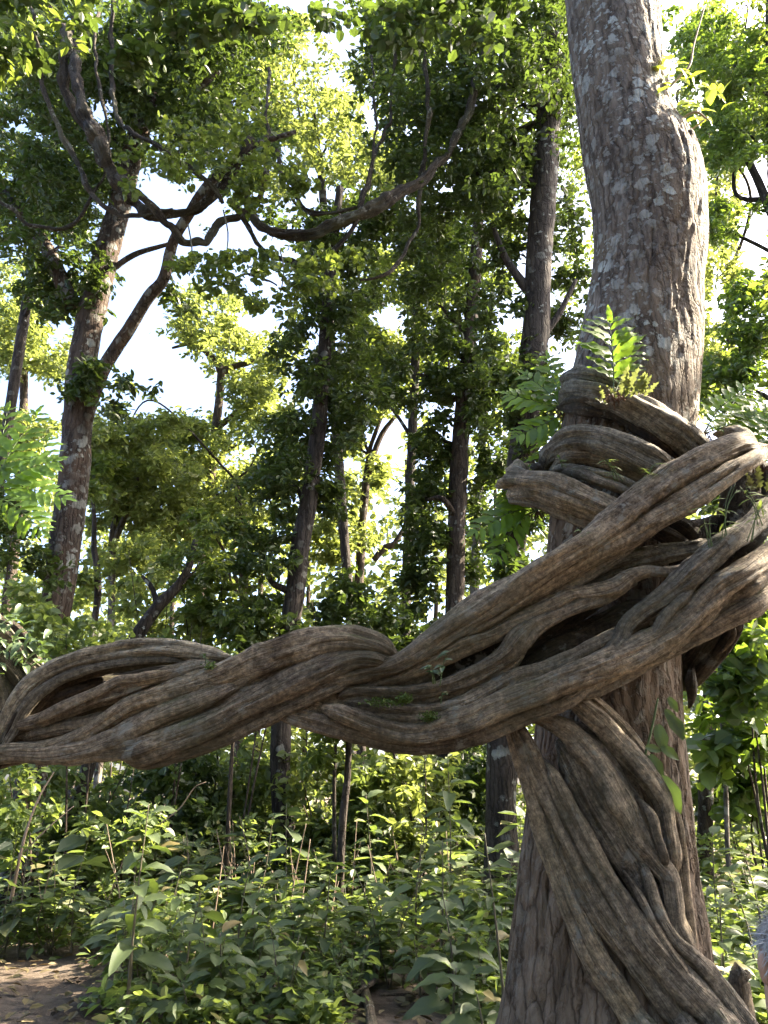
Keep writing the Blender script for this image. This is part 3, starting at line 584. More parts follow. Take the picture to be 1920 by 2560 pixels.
low([(1310, 1800, 14, 4.5), (1352, 1797, 18), (1417, 1830, 26), (1469, 1884, 35), (1512, 1952, 41), (1556, 2030, 39), (1591, 2091, 36), (1634, 2147, 28), (1669, 2192, 27), (1682, 2256, 27), (1692, 2308, 25), (1716, 2356, 22), (1750, 2400, 16)], 4.56)
low([(1390, 1730, 18, 4.6), (1443, 1760, 26), (1504, 1810, 31), (1556, 1867, 31), (1599, 1917, 30), (1634, 1962, 28), (1660, 2012, 26), (1673, 2082, 24), (1682, 2147, 22), (1688, 2200, 18)], 4.58)
low([(1420, 1710, 16, 4.66), (1469, 1741, 20), (1526, 1790, 23), (1582, 1858, 21), (1625, 1915, 20), (1664, 1971, 18), (1684, 2030, 17), (1697, 2091, 17), (1705, 2177, 17), (1714, 2264, 18), (1726, 2340, 16), (1745, 2400, 14)], 4.68)
low([(1600, 1990, 10), (1628, 2040, 13), (1642, 2090, 12), (1660, 2140, 10), (1672, 2180, 8)], 4.50, fl=.2)
low([(1570, 2180, 8), (1600, 2240, 10), (1630, 2300, 11), (1668, 2370, 12), (1710, 2430, 12), (1760, 2490, 12)], 4.46, fl=.2)

low([(1290, 1830, 20), (1340, 1930, 36), (1390, 2040, 44), (1440, 2140, 46), (1490, 2240, 46), (1550, 2340, 46), (1620, 2430, 46), (1700, 2530, 46), (1780, 2640, 46)], 4.68, fl=.4)
low([(1420, 1800, 30), (1480, 1870, 44), (1530, 1950, 48), (1580, 2040, 48), (1620, 2120, 44), (1650, 2200, 38), (1672, 2290, 32), (1700, 2360, 26)], 4.70, fl=.4)
low([(1560, 2160, 20), (1610, 2240, 34), (1650, 2320, 36), (1710, 2400, 36), (1780, 2480, 36), (1850, 2570, 36)], 4.62, fl=.4)
for k, (pts, Y, mat, fl, tw, grow) in enumerate(STR):
    path = np.array(pxpath([(a[0], a[1], a[2] * grow * .97, *(a[3:])) for a in pts], Y))
    rm = path[:, 3].mean()
    path[0, 3] *= .35; path[-1, 3] *= .35; path[0, 1] += .07; path[-1, 1] += .07
    path[:, 1] += 0.012 * math.sin(k * 2.4)
    v, q, t, uv = tube(path, segs=int(np.clip(rm * 620, 18, 38)), step=max(.010, min(.017, rm * .21)), flute=fl * 1.25, nflute=3, twist=tw * (1 if k % 2 else .4) * 1.2, rough=.36, rfreq=3.4, fine=.10, seed=100 + k * 7, knots=1.6)
    obj('strand', MB().add(v - lo, q, t, uv).mesh('strand'), M[mat], liana)

# ------------------------------------------------------------------ forest trees
# openings in the canopy where the sky shows: px, py, rx, ry
GAPS = [(610, 640, 75, 105), (680, 720, 70, 70), (560, 560, 40, 70), (345, 790, 75, 85), (400, 900, 90, 75), (455, 975, 85, 60), (350, 1010, 60, 40), (700, 640, 40, 60), (800, 490, 45, 30), (770, 455, 40, 45),
        (860, 90, 50, 45), (830, 200, 30, 30), (930, 300, 25, 40), (640, 800, 60, 40), (560, 690, 60, 50), (1895, 20, 80, 55), (1890, 445, 50, 50), (1885, 610, 50, 90), (1790, 760, 25, 60), (960, 1100, 45, 40), (1265, 790, 26, 55), (208, 1370, 14, 60),
        (255, 270, 40, 45), (45, 315, 30, 25), (250, 60, 25, 40), (60, 960, 60, 28), (40, 1000, 50, 22), (500, 460, 22, 30), (975, 790, 45, 40), (870, 560, 30, 30), (160, 60, 30, 30), (1030, 330, 18, 20), (790, 130, 30, 30), (380, 240, 20, 30), (560, 380, 25, 22), (1860, 250, 22, 22)]
GA = np.array(GAPS, float)
def in_gap(px, py, rs):
    d = np.sqrt(((px[:, None] - GA[None, :, 0]) / GA[None, :, 2]) ** 2 + ((py[:, None] - GA[None, :, 1]) / GA[None, :, 3]) ** 2).min(1)
    return d < 1.0 + rs.normal(size=len(px)) * 0.13
def zone_pts(zones, rs, gaps=True, clump=9):
    """zones: px py rx ry Y dY n  -> spray centres (n,3)"""
    out = []
    for (px, py, rx, ry, Y, dY, n) in zones:
        k = max(3, n // clump)
        a = rs.uniform(0, 2 * np.pi, k); r = np.sqrt(rs.uniform(0, 1, k))
        cx, cyy, cd = px + rx * r * np.cos(a), py + ry * r * np.sin(a), Y + rs.uniform(-1, 1, k) * dY
        i = rs.randint(0, k, n)
        sx = cx[i] + rs.normal(size=n) * rx * .17; sy = cyy[i] + rs.normal(size=n) * ry * .15
        sy += np.abs(rs.normal(size=n)) * 6
        sd = cd[i] + rs.normal(size=n) * dY * .18
        if gaps:
            ok = ~in_gap(sx, sy, rs); sx, sy, sd = sx[ok], sy[ok], sd[ok]
        out.append(PA(sx, sy, sd))
    return np.vstack(out)
NLEAF = [0]
def make_tree(name, label, path, Y, mat, zones, leaf='leaf_sal', L=.19, limbs=(), seed=1, cat='tree', group=None, gaps=True, per=10, width=1.0, auto=5, droop=.35, segs=20, foot=True, up=.9):
    rs = np.random.RandomState(seed)
    pp = np.array(pxpath(path, Y)); pp[:, 3] *= .90
    if foot:                                # run the trunk down to the ground below its lowest visible point
        a, b = pp[0], pp[1]
        if a[2] > 0.1:
            dirx = (a[0] - b[0]) / max(.3, b[2] - a[2])
            gx_, gy_ = a[0] + np.clip(dirx, -.5, .5) * a[2] * .6, a[1]
            pp = np.vstack([[gx_, gy_, -.15, a[3] * 1.35], [gx_ * .6 + a[0] * .4, gy_, min(.5, a[2] * .4), a[3] * 1.12], pp])
    root = thing(name, label, cat, (pp[0, 0], pp[0, 1], 0.0), group)
    o = np.array(root.location)
    v, q, t, uv = tube(pp, segs=segs, step=.14, flute=.05, nflute=2, twist=.3, rough=.12, rfreq=2.2, fine=.03, seed=seed)
    obj('trunk', MB().add(v - o, q, t, uv).mesh('trunk'), M[mat], root)
    for lp in limbs:
        v, q, t, uv = tube(np.array(pxpath(lp, Y)), segs=10, step=.12, rough=.15, rfreq=3, seed=seed + 5)
        obj('limb', MB().add(v - o, q, t, uv).mesh('limb'), M[mat], root)
    if zones:
        c = zone_pts(zones, rs, gaps)
        # limbs that carry the clumps
        top = pp[len(pp) // 2:, :]
        for k in range(min(auto, len(zones))):
            z = zones[k]; e = np.array(P(z[0], z[1], z[4])); 
            cand = pp[pp[:, 2] < e[2] - .2]
            s0 = cand[-1] if len(cand) else pp[-1]
            s_ = s0[:3]; dist = np.linalg.norm(e - s_)
            if dist < .6: continue
            m1 = s_ * .6 + e * .4 + rs.normal(size=3) * .12 * dist; m1[2] -= .05 * dist
            m2 = s_ * .25 + e * .75 + rs.normal(size=3) * .1 * dist
            r0 = min(s0[3] * .45, .09)
            v, q, t, uv = tube([(*s_, r0), (*m1, r0 * .75), (*m2, r0 * .5), (*e, r0 * .22)], segs=7, step=.2, rough=.2, rfreq=3, seed=seed + k)
            obj('limb', MB().add(v - o, q, t, uv).mesh('limb'), M[mat], root)
        mb = MB()
        v, q = sprays(c - o, rs, per, L, droop=droop, width=width, up=up); NLEAF[0] += len(q) // 2
        mb.add(v, q)
        # a twig through each spray
        obj('crown', mb.mesh('crown', smooth=False), M[leaf], root)['kind'] = 'stuff'
    return root

# the leaning forked tree at left
make_tree('forked_tree', 'leaning forked tree with white lichen spots and a dark side limb, left of the photo',
    [(62, 2080, 44), (95, 1800, 43), (132, 1570, 42), (160, 1380, 43), (186, 1180, 41), (195, 1040, 39), (203, 920, 38), (225, 800, 37), (262, 650, 34), (300, 510, 30), (335, 370, 28), (372, 250, 25), (395, 120, 22), (405, 0, 20), (415, -200, 16)], 13, 'bark_left',
    [(330, 150, 150, 130, 12.6, 1.2, 480), (470, 190, 170, 120, 13, 1.5, 700), (170, 330, 180, 130, 13.4, 1.6, 380), (110, 480, 140, 120, 13.2, 1.3, 430), (90, 60, 150, 80, 12.5, 1.5, 330), (560, 70, 150, 80, 12.6, 1.4, 330), (170, 700, 100, 110, 13.3, .8, 260), (560, 360, 130, 110, 13.5, 1.4, 200), (450, 60, 200, 90, 13, 1.6, 500), (250, 950, 70, 60, 12.5, .4, 60), (330, 985, 60, 55, 12.6, .3, 70), (120, 120, 150, 120, 13.5, 1.8, 240), (640, 560, 110, 60, 13.3, 1, 90), (420, 740, 70, 40, 13, .6, 26)],
    'leaf_dark', .17, limbs=[[(212, 1050, 20, 13), (236, 980, 18, 12.9), (268, 905, 17, 12.8), (320, 825, 16, 12.6), (370, 745, 15, 12.3), (410, 693, 14, 12.1), (434, 603, 13, 11.9), (476, 531, 13, 11.7), (524, 458, 12, 11.5), (603, 392, 11, 11.3), (657, 356, 8, 11.2), (740, 330, 5, 11.2)],
           [(180, 760, 22), (140, 670, 19), (110, 610, 17), (60, 545, 14), (10, 480, 11)], [(350, 320, 14), (420, 262, 12), (520, 200, 8), (600, 120, 5)], [(250, 700, 8), (330, 640, 7), (420, 610, 5)], [(400, 130, 10), (300, 90, 8), (200, 90, 5)]], seed=3, auto=3)
# pale trunk behind the big tree, leaning right with height
make_tree('pale_trunk_tree', 'grey tree close behind the big trunk, dark green crown over the top centre',
    [(1252, 2120, 46), (1256, 1900, 43), (1264, 1600, 40), (1278, 1380, 38), (1300, 1180, 38), (1325, 980, 38), (1340, 820, 38), (1348, 640, 37), (1360, 470, 36), (1372, 300, 32), (1380, 120, 28), (1385, -150, 24)], 12, 'bark_dark',
    [(1150, 140, 230, 150, 12, 1.5, 620), (1290, 270, 150, 150, 12.2, 1, 360), (1150, 400, 170, 120, 12, 1.2, 360), (1060, 250, 150, 120, 12.5, 1.3, 280), (1250, 480, 120, 100, 12.6, .8, 190), (1000, 80, 160, 90, 13, 1.5, 260), (1330, 60, 140, 100, 12, 1.2, 320), (1390, 520, 70, 120, 12.8, .5, 120), (1240, 620, 50, 60, 12.4, .4, 46), (1430, 760, 60, 100, 13, .5, 100), (1080, 560, 90, 70, 12.5, .8, 110), (1345, 1000, 70, 130, 11.7, .3, 170), (1290, 1330, 60, 120, 11.7, .3, 110), (1240, 760, 60, 100, 12, .5, 90)],
    'leaf_dark', .16, limbs=[[(1345, 760, 16), (1300, 700, 12), (1262, 640, 9), (1230, 560, 6)], [(1365, 420, 18), (1300, 360, 14), (1210, 300, 10), (1120, 220, 6)], [(1350, 850, 10), (1400, 780, 8), (1440, 700, 5)]], seed=11, auto=4)
# vine-clad trunk, middle
make_tree('vine_clad_tree', 'dark trunk clad in hanging leafy vines, left of centre behind the liana arm',
    [(712, 2090, 30), (700, 1900, 29), (718, 1620, 27), (738, 1480, 27), (752, 1360, 27), (772, 1250, 24), (795, 1080, 22), (808, 920, 20), (820, 760, 17), (835, 600, 14), (850, 470, 10)], 15, 'bark_dark',
    [(800, 850, 100, 130, 15.3, .9, 300), (790, 1050, 120, 100, 15.3, .9, 250), (720, 1210, 110, 80, 15.3, .9, 190), (660, 1370, 80, 60, 15.2, 1.0, 100), (830, 680, 110, 100, 15.3, 1.0, 230), (880, 520, 120, 80, 15.4, 1.2, 190), (900, 1000, 70, 60, 15.2, .8, 90), (820, 1250, 50, 50, 15.3, .6, 60), (960, 560, 90, 90, 15.6, 1.0, 120), (640, 1520, 80, 40, 15.0, .8, 60)],
    'leaf_dark', .18, seed=21, auto=6)
make_tree('vine_clad_tree', 'tall brown trunk with leafy climbers, seen just left of the big trunk and its coils',
    [(1118, 2110, 30), (1116, 1950, 29), (1130, 1700, 28), (1137, 1500, 27), (1142, 1300, 26), (1150, 1120, 25), (1162, 980, 22), (1175, 840, 20), (1186, 700, 18), (1195, 560, 15), (1200, 430, 11)], 17, 'bark_brown',
    [(1120, 900, 70, 110, 17.3, .7, 150), (1090, 760, 100, 100, 17.2, 1, 190), (1050, 1220, 60, 100, 17.2, .7, 130), (1070, 1090, 60, 80, 17.2, .7, 110), (1030, 940, 80, 70, 17.2, .8, 130), (1070, 1400, 60, 90, 17.2, .7, 120), (1230, 1010, 80, 110, 16.6, .8, 170), (1200, 1350, 60, 120, 17.4, .6, 110), (1130, 600, 100, 90, 17, 1, 190), (1020, 1490, 60, 50, 17.2, .6, 60), (1240, 1180, 50, 70, 17, .6, 80), (1090, 1600, 60, 60, 17, .6, 50)],
    'leaf_dark', .20, seed=31, auto=5)
# bright trees beyond
make_tree('distant_tree', 'tall slender pale trunk with crooked boughs and a sunny yellow green crown against the sky',
    [(500, 1560, 13), (506, 1420, 14), (520, 1260, 14), (536, 1100, 13), (548, 1000, 12), (553, 930, 11)], 28, 'bark_brown',
    [(500, 790, 110, 70, 28, 2.5, 240), (640, 880, 110, 90, 28, 2.5, 330), (420, 850, 70, 50, 28, 2, 100), (650, 1010, 90, 80, 27, 2, 220), (600, 770, 60, 50, 28, 2, 90), (480, 1050, 60, 50, 28, 2, 100), (560, 1180, 120, 90, 27.5, 2, 260), (430, 1130, 100, 70, 28, 2, 200)],
    'leaf_yellow', .27, limbs=[[(553, 930, 11), (540, 900, 8), (515, 880, 7), (520, 850, 5), (545, 825, 3)], [(553, 930, 10), (590, 915, 8), (625, 905, 7), (650, 880, 4)], [(545, 1070, 8), (580, 1040, 7), (620, 1015, 6), (690, 1020, 3)], [(515, 880, 6), (480, 860, 5), (430, 870, 3)], [(530, 1180, 7), (560, 1130, 5), (600, 1110, 3)]], seed=41, auto=0, segs=12)
make_tree('distant_tree', 'small far tree forking low into two bare boughs, just right of the leaning lichen trunk',
    [(276, 1570, 10), (278, 1470, 11), (280, 1390, 11), (278, 1360, 11)], 22, 'bark_grey',
    [(300, 1120, 120, 90, 22, 2, 280), (390, 1220, 110, 90, 22, 2, 260), (270, 1250, 60, 60, 22, 1.5, 100), (390, 1060, 80, 60, 22, 1.5, 130), (330, 1010, 60, 50, 22, 1.5, 80), (430, 1330, 90, 70, 22, 1.5, 160)],
    'leaf_yellow', .24, limbs=[[(280, 1370, 9), (300, 1320, 8), (330, 1260, 7), (360, 1230, 5), (390, 1210, 3)], [(277, 1370, 8), (285, 1310, 7), (300, 1260, 5), (305, 1200, 4), (298, 1160, 3)], [(330, 1260, 5), (343, 1210, 4), (345, 1160, 3)]], seed=51, auto=0, segs=10)
make_tree('distant_tree', 'crooked thin dark far trunk in the bright gap beside the leaning lichen tree',
    [(238, 1540, 9), (245, 1490, 10), (243, 1420, 9), (235, 1370, 8), (236, 1300, 6), (230, 1230, 4)], 20, 'bark_dark',
    [(240, 1180, 60, 60, 20, 1, 90), (215, 1470, 30, 40, 20, .5, 20)], 'leaf_sal', .22, seed=61, auto=0, segs=10)
make_tree('distant_tree', 'far pair of crossing slim trunks rising through the central gap, lit along one edge',
    [(888, 1620, 13), (896, 1480, 13), (905, 1330, 12), (915, 1210, 11), (925, 1140, 10)], 25, 'bark_brown',
    [(930, 960, 110, 80, 25, 2, 220), (960, 820, 110, 100, 25, 2, 260), (860, 1330, 80, 90, 24.5, 1.5, 170), (1010, 700, 90, 90, 26, 2, 190), (900, 1180, 60, 50, 25, 1.5, 70), (860, 1130, 60, 40, 25, 1, 50)],
    'leaf_yellow', .26, limbs=[[(912, 1230, 9), (930, 1150, 8), (955, 1085, 7), (985, 1045, 5)], [(918, 1180, 7), (925, 1120, 6), (950, 1050, 5), (955, 1000, 3)], [(935, 1400, 8), (960, 1370, 9), (985, 1360, 8), (1010, 1320, 5)]], seed=71, auto=2, segs=12)
make_tree('distant_tree', 'far sunny yellow green tree filling the left edge above the fern fronds',
    [(20, 1500, 16), (40, 1300, 15), (55, 1120, 13), (60, 960, 11), (55, 820, 8)], 30, 'bark_brown',
    [(50, 780, 90, 80, 30, 3, 280), (110, 880, 80, 70, 30, 2.5, 220), (30, 900, 70, 50, 30, 2, 120), (60, 1060, 100, 50, 30, 2, 180), (60, 690, 70, 50, 30, 2, 110), (100, 1150, 80, 60, 30, 2, 140)],
    'leaf_yellow', .28, seed=81, auto=4, segs=10)
make_tree('distant_tree', 'golden green sunlit crown glowing behind the hanging vines at upper centre',
    [(905, 1900, 14), (880, 1600, 14), (850, 1200, 14), (830, 900, 13), (815, 600, 12), (800, 400, 10)], 21, 'bark_dark',
    [(740, 200, 110, 110, 20, 2, 300), (820, 330, 110, 100, 20, 2, 280), (700, 390, 100, 90, 20, 1.8, 210), (900, 420, 90, 80, 20, 1.6, 180), (640, 250, 90, 90, 20, 1.6, 150), (720, 100, 120, 60, 20.5, 2, 180), (860, 560, 70, 60, 20, 1.5, 90)],
    'leaf_yellow', .21, seed=91, auto=6, segs=10)
make_tree('distant_tree', 'loose green crown filling the upper left corner behind the hanging vines',
    [(-60, 1700, 16), (0, 1200, 15), (60, 800, 14), (110, 500, 11), (150, 250, 8)], 19, 'bark_dark',
    [(90, 250, 170, 160, 19, 2, 420), (260, 330, 140, 150, 19, 2, 330), (60, 560, 120, 110, 19, 1.6, 260), (330, 120, 150, 120, 20, 2, 300), (200, 520, 90, 80, 19, 1.5, 140), (480, 330, 90, 130, 20, 2, 180), (100, 40, 180, 70, 19, 2, 260), (560, 120, 110, 110, 20, 2, 220)],
    'leaf_dark', .20, seed=95, auto=6, segs=10)
make_tree('distant_tree', 'loose green crown filling the upper centre behind the dark crowns',
    [(1010, 1900, 14), (1015, 1500, 14), (1030, 1100, 13), (1045, 700, 12), (1050, 400, 9)], 23, 'bark_dark',
    [(1000, 330, 110, 130, 23, 2, 260), (1180, 640, 110, 130, 23, 2, 300), (1060, 700, 120, 100, 23, 2, 240), (960, 150, 120, 110, 23, 2, 230), (1270, 930, 90, 120, 23, 2, 230), (1420, 400, 80, 300, 23, 2, 260), (900, 700, 90, 80, 23, 2, 130), (1250, 400, 120, 150, 23, 2, 260), (880, 860, 80, 90, 23, 2, 150), (1420, 150, 60, 160, 23, 2, 120), (1050, 900, 90, 90, 23, 2, 150)],
    'leaf_sal', .23, seed=97, auto=6, segs=10)
make_tree('distant_tree', 'mid green far crown low between the leaning lichen tree and the vine clad trunk',
    [(600, 1800, 13), (610, 1500, 13), (600, 1300, 11), (590, 1200, 8)], 24, 'bark_brown',
    [(570, 1290, 120, 90, 24, 2, 240), (420, 1300, 100, 80, 24, 2, 180), (330, 1170, 100, 80, 24, 2, 160), (680, 1130, 80, 90, 24, 2, 150), (200, 1080, 60, 80, 24, 2, 80), (250, 1420, 60, 60, 25, 2, 60)],
    'leaf_yellow', .24, seed=99, auto=5, segs=10)
make_tree('leaning_tree', 'dark leaning trunk rising to the right just above the hollow left end of the liana',
    [(300, 1660, 18), (330, 1610, 20), (362, 1560, 19), (400, 1510, 17), (440, 1470, 14), (470, 1420, 11), (490, 1350, 8)], 14, 'bark_dark',
    [(500, 1400, 80, 60, 14, .8, 70), (540, 1310, 60, 40, 14, .8, 40)], 'leaf_sal', .17, seed=101, auto=2, segs=14, limbs=[[(395, 1520, 9), (380, 1470, 7), (355, 1440, 4)]])
make_tree('slim_tree', 'slim pale grey trunk between the brown climber trunk and the big tree',
    [(1178, 2050, 13), (1182, 1700, 13), (1186, 1500, 13), (1190, 1360, 12), (1200, 1200, 10), (1215, 1000, 8)], 20, 'bark_grey',
    [(1210, 900, 60, 80, 20, 1, 90), (1290, 1050, 50, 90, 20, 1, 80)], 'leaf_sal', .22, seed=111, auto=1, segs=10)
# right-hand side
make_tree('shade_tree', 'leafy tree at the right edge, bluish green leaves with sky gaps between',
    [(1985, 2150, 32), (1990, 1900, 32), (1985, 1500, 30), (1975, 1100, 28), (1960, 800, 24), (1940, 500, 20), (1930, 250, 16), (1925, 0, 12)], 18, 'bark_dark',
    [(1800, 130, 110, 120, 18.0, 1.2, 230), (1860, 320, 100, 90, 18.0, 1.2, 210), (1790, 330, 60, 110, 18.5, .8, 110), (1850, 850, 90, 100, 17.6, 1, 240), (1800, 950, 70, 60, 17.8, .8, 100), (1800, 560, 50, 80, 19.0, 1, 80), (1870, 730, 70, 60, 18.0, .8, 110), (1730, 60, 90, 60, 18.5, 1, 110), (1900, 150, 60, 80, 18.0, 1, 100), (1860, 520, 40, 30, 19.0, .6, 20), (1880, 1050, 60, 80, 17.8, .8, 100), (1960, 600, 40, 200, 17.5, .8, 130)],
    'leaf_blue', .21, seed=121, auto=6, limbs=[[(1940, 560, 12), (1880, 420, 9), (1830, 340, 6), (1790, 300, 4)]])
make_tree('shade_tree', 'bright backlit tree in the far right gap between trunk and frame edge',
    [(1840, 2000, 16), (1835, 1500, 15), (1830, 1000, 14), (1825, 700, 12)], 22, 'bark_brown',
    [(1740, 200, 60, 180, 22, 2, 190), (1770, 620, 50, 150, 22, 2, 150), (1760, 930, 50, 120, 22, 2, 120), (1830, 60, 110, 70, 22, 2, 150), (1810, 250, 110, 160, 22, 2, 260), (1790, 480, 70, 110, 22, 2, 150), (1850, 680, 90, 80, 22, 2, 150), (1800, 850, 60, 100, 22, 2, 120), (1870, 200, 70, 120, 22, 2, 130)],
    'leaf_yellow', .24, seed=131, auto=4, segs=10)
make_tree('forest_tree', 'short brown trunk with a lit right edge, in the gap right of the big tree',
    [(1762, 2140, 21), (1764, 2000, 21), (1768, 1880, 19), (1772, 1780, 18), (1778, 1650, 16), (1785, 1500, 14), (1800, 1350, 10)], 14, 'bark_brown',
    [(1830, 1500, 90, 70, 13.6, .8, 170), (1780, 1640, 60, 80, 14.4, .6, 90), (1900, 1420, 60, 80, 14, .8, 120), (1830, 1300, 70, 80, 14.5, 1, 140), (1900, 1620, 50, 80, 14.5, .8, 100)],
    'leaf_blue', .19, seed=141, auto=4, segs=12)
make_tree('sapling', 'thin straight grey sapling stem standing right of the short brown trunk',
    [(1818, 2110, 7), (1814, 1950, 7), (1806, 1800, 7), (1800, 1680, 6), (1795, 1560, 4)], 12, 'bark_grey',
    [(1850, 1560, 70, 60, 11.6, .6, 60), (1860, 1690, 60, 60, 11.4, .6, 50)], 'leaf_blue', .24, seed=151, auto=1, segs=8, width=1.5, per=7)
make_tree('sapling', 'thin dark sapling stem in the shade under the middle of the liana arm',
    [(852, 2150, 11), (858, 2040, 11), (868, 1950, 10), (872, 1860, 9), (878, 1760, 7)], 12, 'bark_dark',
    [(880, 1780, 90, 60, 12, .7, 90), (830, 1900, 40, 50, 12, .4, 20)], 'leaf_sal', .17, seed=161, auto=1, segs=8)
make_tree('sapling', 'second thin dark stem beside it, left of the dark sapling under the arm',
    [(836, 2100, 6), (835, 2010, 6), (836, 1930, 5), (840, 1850, 4)], 12.5, 'bark_dark', [(820, 1850, 50, 40, 12.5, .4, 26)], 'leaf_sal', .16, seed=162, auto=0, segs=8)
make_tree('sapling', 'bare thin pole stem under the left half of the arm',
    [(570, 2080, 7), (575, 1980, 7), (578, 1920, 6), (582, 1850, 5), (585, 1780, 4)], 13, 'bark_brown', [(560, 1800, 60, 50, 13, .5, 50)], 'leaf_sal', .17, seed=163, auto=0, segs=8)

# crown of the big tree, above the frame
def crown_above(root, centre, rad, n, seed, leaf='leaf_sal'):
    rs = np.random.RandomState(seed)
    d = norm(rs.normal(size=(n, 3))) * np.cbrt(rs.uniform(.15, 1, (n, 1))) * np.array(rad)
    k = rs.randint(0, 40, n); d = d * .55 + (norm(rs.normal(size=(40, 3))) * np.array(rad) * .6)[k]
    c = np.array(centre) + d
    v, q = sprays(c - np.array(root.location), rs, 10, .2); NLEAF[0] += len(q) // 2
    obj('crown', MB().add(v, q).mesh('crown', False), M[leaf], root)['kind'] = 'stuff'
topp = P(1490, -700, TY)
crown_above(main, (topp.x + .4, TY + 1.0, 19.0), (4.5, 4.5, 3.0), 550, 5)
make_tree('overhanging_bough', 'leafy bough with broad leaves reaching across the top edge of the photo',
    [(1330, -330, 14), (1150, -200, 13), (900, -130, 11), (640, -110, 9), (380, -90, 7), (120, -70, 5)], 8.6, 'bark_brown',
    [(150, 30, 190, 70, 8.7, .6, 60), (560, 20, 200, 60, 8.6, .6, 60), (960, 30, 200, 70, 8.7, .6, 75), (340, 110, 120, 70, 8.8, .5, 40), (1200, 30, 150, 70, 8.8, .5, 60), (40, 150, 70, 80, 8.8, .5, 30)],
    'leaf_dark', .19, seed=171, cat='bough', per=8, width=1.5, auto=0, segs=10, foot=False)
# unseen trees added right of the frame to shade liana, undergrowth, path and crowns
def off_tree(name, label, x, y, h, r, zlo, n, seed, rad=(3, 3, 3)):
    rs = np.random.RandomState(seed)
    root = thing(name, label, 'tree', (x, y, 0), 'trees added outside the frame')
    v, q, t, uv = tube([(0, 0, -.15, r * 1.3), (0.05, 0, .5, r * 1.1), (.1, .1, h * .5, r * .9), (0, .2, h, r * .5)], segs=14, step=.2, rough=.12, rfreq=2, seed=seed)
    obj('trunk', MB().add(v, q, t, uv).mesh('trunk'), M['bark_brown'], root)
    crown_above(root, (x, y, zlo), rad, n, seed + 1, 'leaf_sal')
    return root
off_tree('forest_tree', 'unseen leafy tree just outside the right edge, added to shade the liana', 8.6, 6.7, 9, .2, 7.6, 800, 201, (2.2, 2.2, 2.2))
off_tree('forest_tree', 'small leafy tree at the right, added to shade the near undergrowth', 7.4, 10.0, 7, .12, 6.6, 420, 207, (1.7, 1.7, 2.0))
off_tree('forest_tree', 'second unseen leafy tree outside the right edge, further back', 15.5, 20.0, 12, .22, 9.5, 480, 203, (3.2, 3, 3.2))
off_tree('forest_tree', 'unseen slender tree outside the right edge, added to shade the dirt path', 8.4, 11.0, 9.5, .14, 9.4, 380, 209, (1.8, 1.3, 1.6))
off_tree('forest_tree', 'unseen tall tree outside the frame to the right of the camera, added for shade', 10.5, 3.2, 12, .24, 9.5, 600, 205, (3, 3, 3))

off_tree('forest_tree', 'unseen very tall tree beyond the right edge, added to shade the near crowns', 13.8, 15.5, 22, .3, 21.5, 620, 211, (3, 2.3, 3.2))
off_tree('forest_tree', 'unseen very tall tree far beyond the right edge, added for shade', 14.0, 19.0, 24, .3, 24.0, 620, 213, (3, 2.5, 3.8))
# the wood goes on behind and beside the camera
BACK = None
for k, (x, y, sc_) in enumerate([(-7.5, -3.5, 1.0), (7.5, -3, 1.1), (-9, 3.0, 1.0), (-1, -13, 1.3), (7, -10, 1.25), (-9, -10, 1.3), (11, -1, 1.2)]):
    if BACK is None:
        BACK = thing('forest_tree', 'leafy tree in the wood behind the camera', 'tree', (x, y, 0), 'trees behind the camera')
        v, q, t, uv = tube([(0, 0, -.15, .3), (0, 0, .6, .24), (.1, .1, 5, .2), (0, .2, 11, .1)], segs=12, step=.25, rough=.12, rfreq=2, seed=77)
        obj('trunk', MB().add(v, q, t, uv).mesh('trunk'), M['bark_brown'], BACK)
        r3 = np.random.RandomState(78); n3 = 760
        d = norm(r3.normal(size=(n3, 3))) * np.cbrt(r3.uniform(.1, 1, (n3, 1))) * np.array([2.6, 2.6, 4.6]) + np.array([0, 0, 6.6])
        v, q = sprays(d, r3, 9, .36, width=1.3)
        obj('crown', MB().add(v, q).mesh('crown', False), M['leaf_sal'], BACK)['kind'] = 'stuff'
        src = BACK
    else:
        c_ = src.copy(); COL.objects.link(c_); c_.location = (x, y, 0); c_.rotation_euler = (0, 0, k * 1.1); 
        for ch in src.children:
            cc = ch.copy(); COL.objects.link(cc); cc.parent = c_
        c_.scale = (sc_, sc_, sc_)

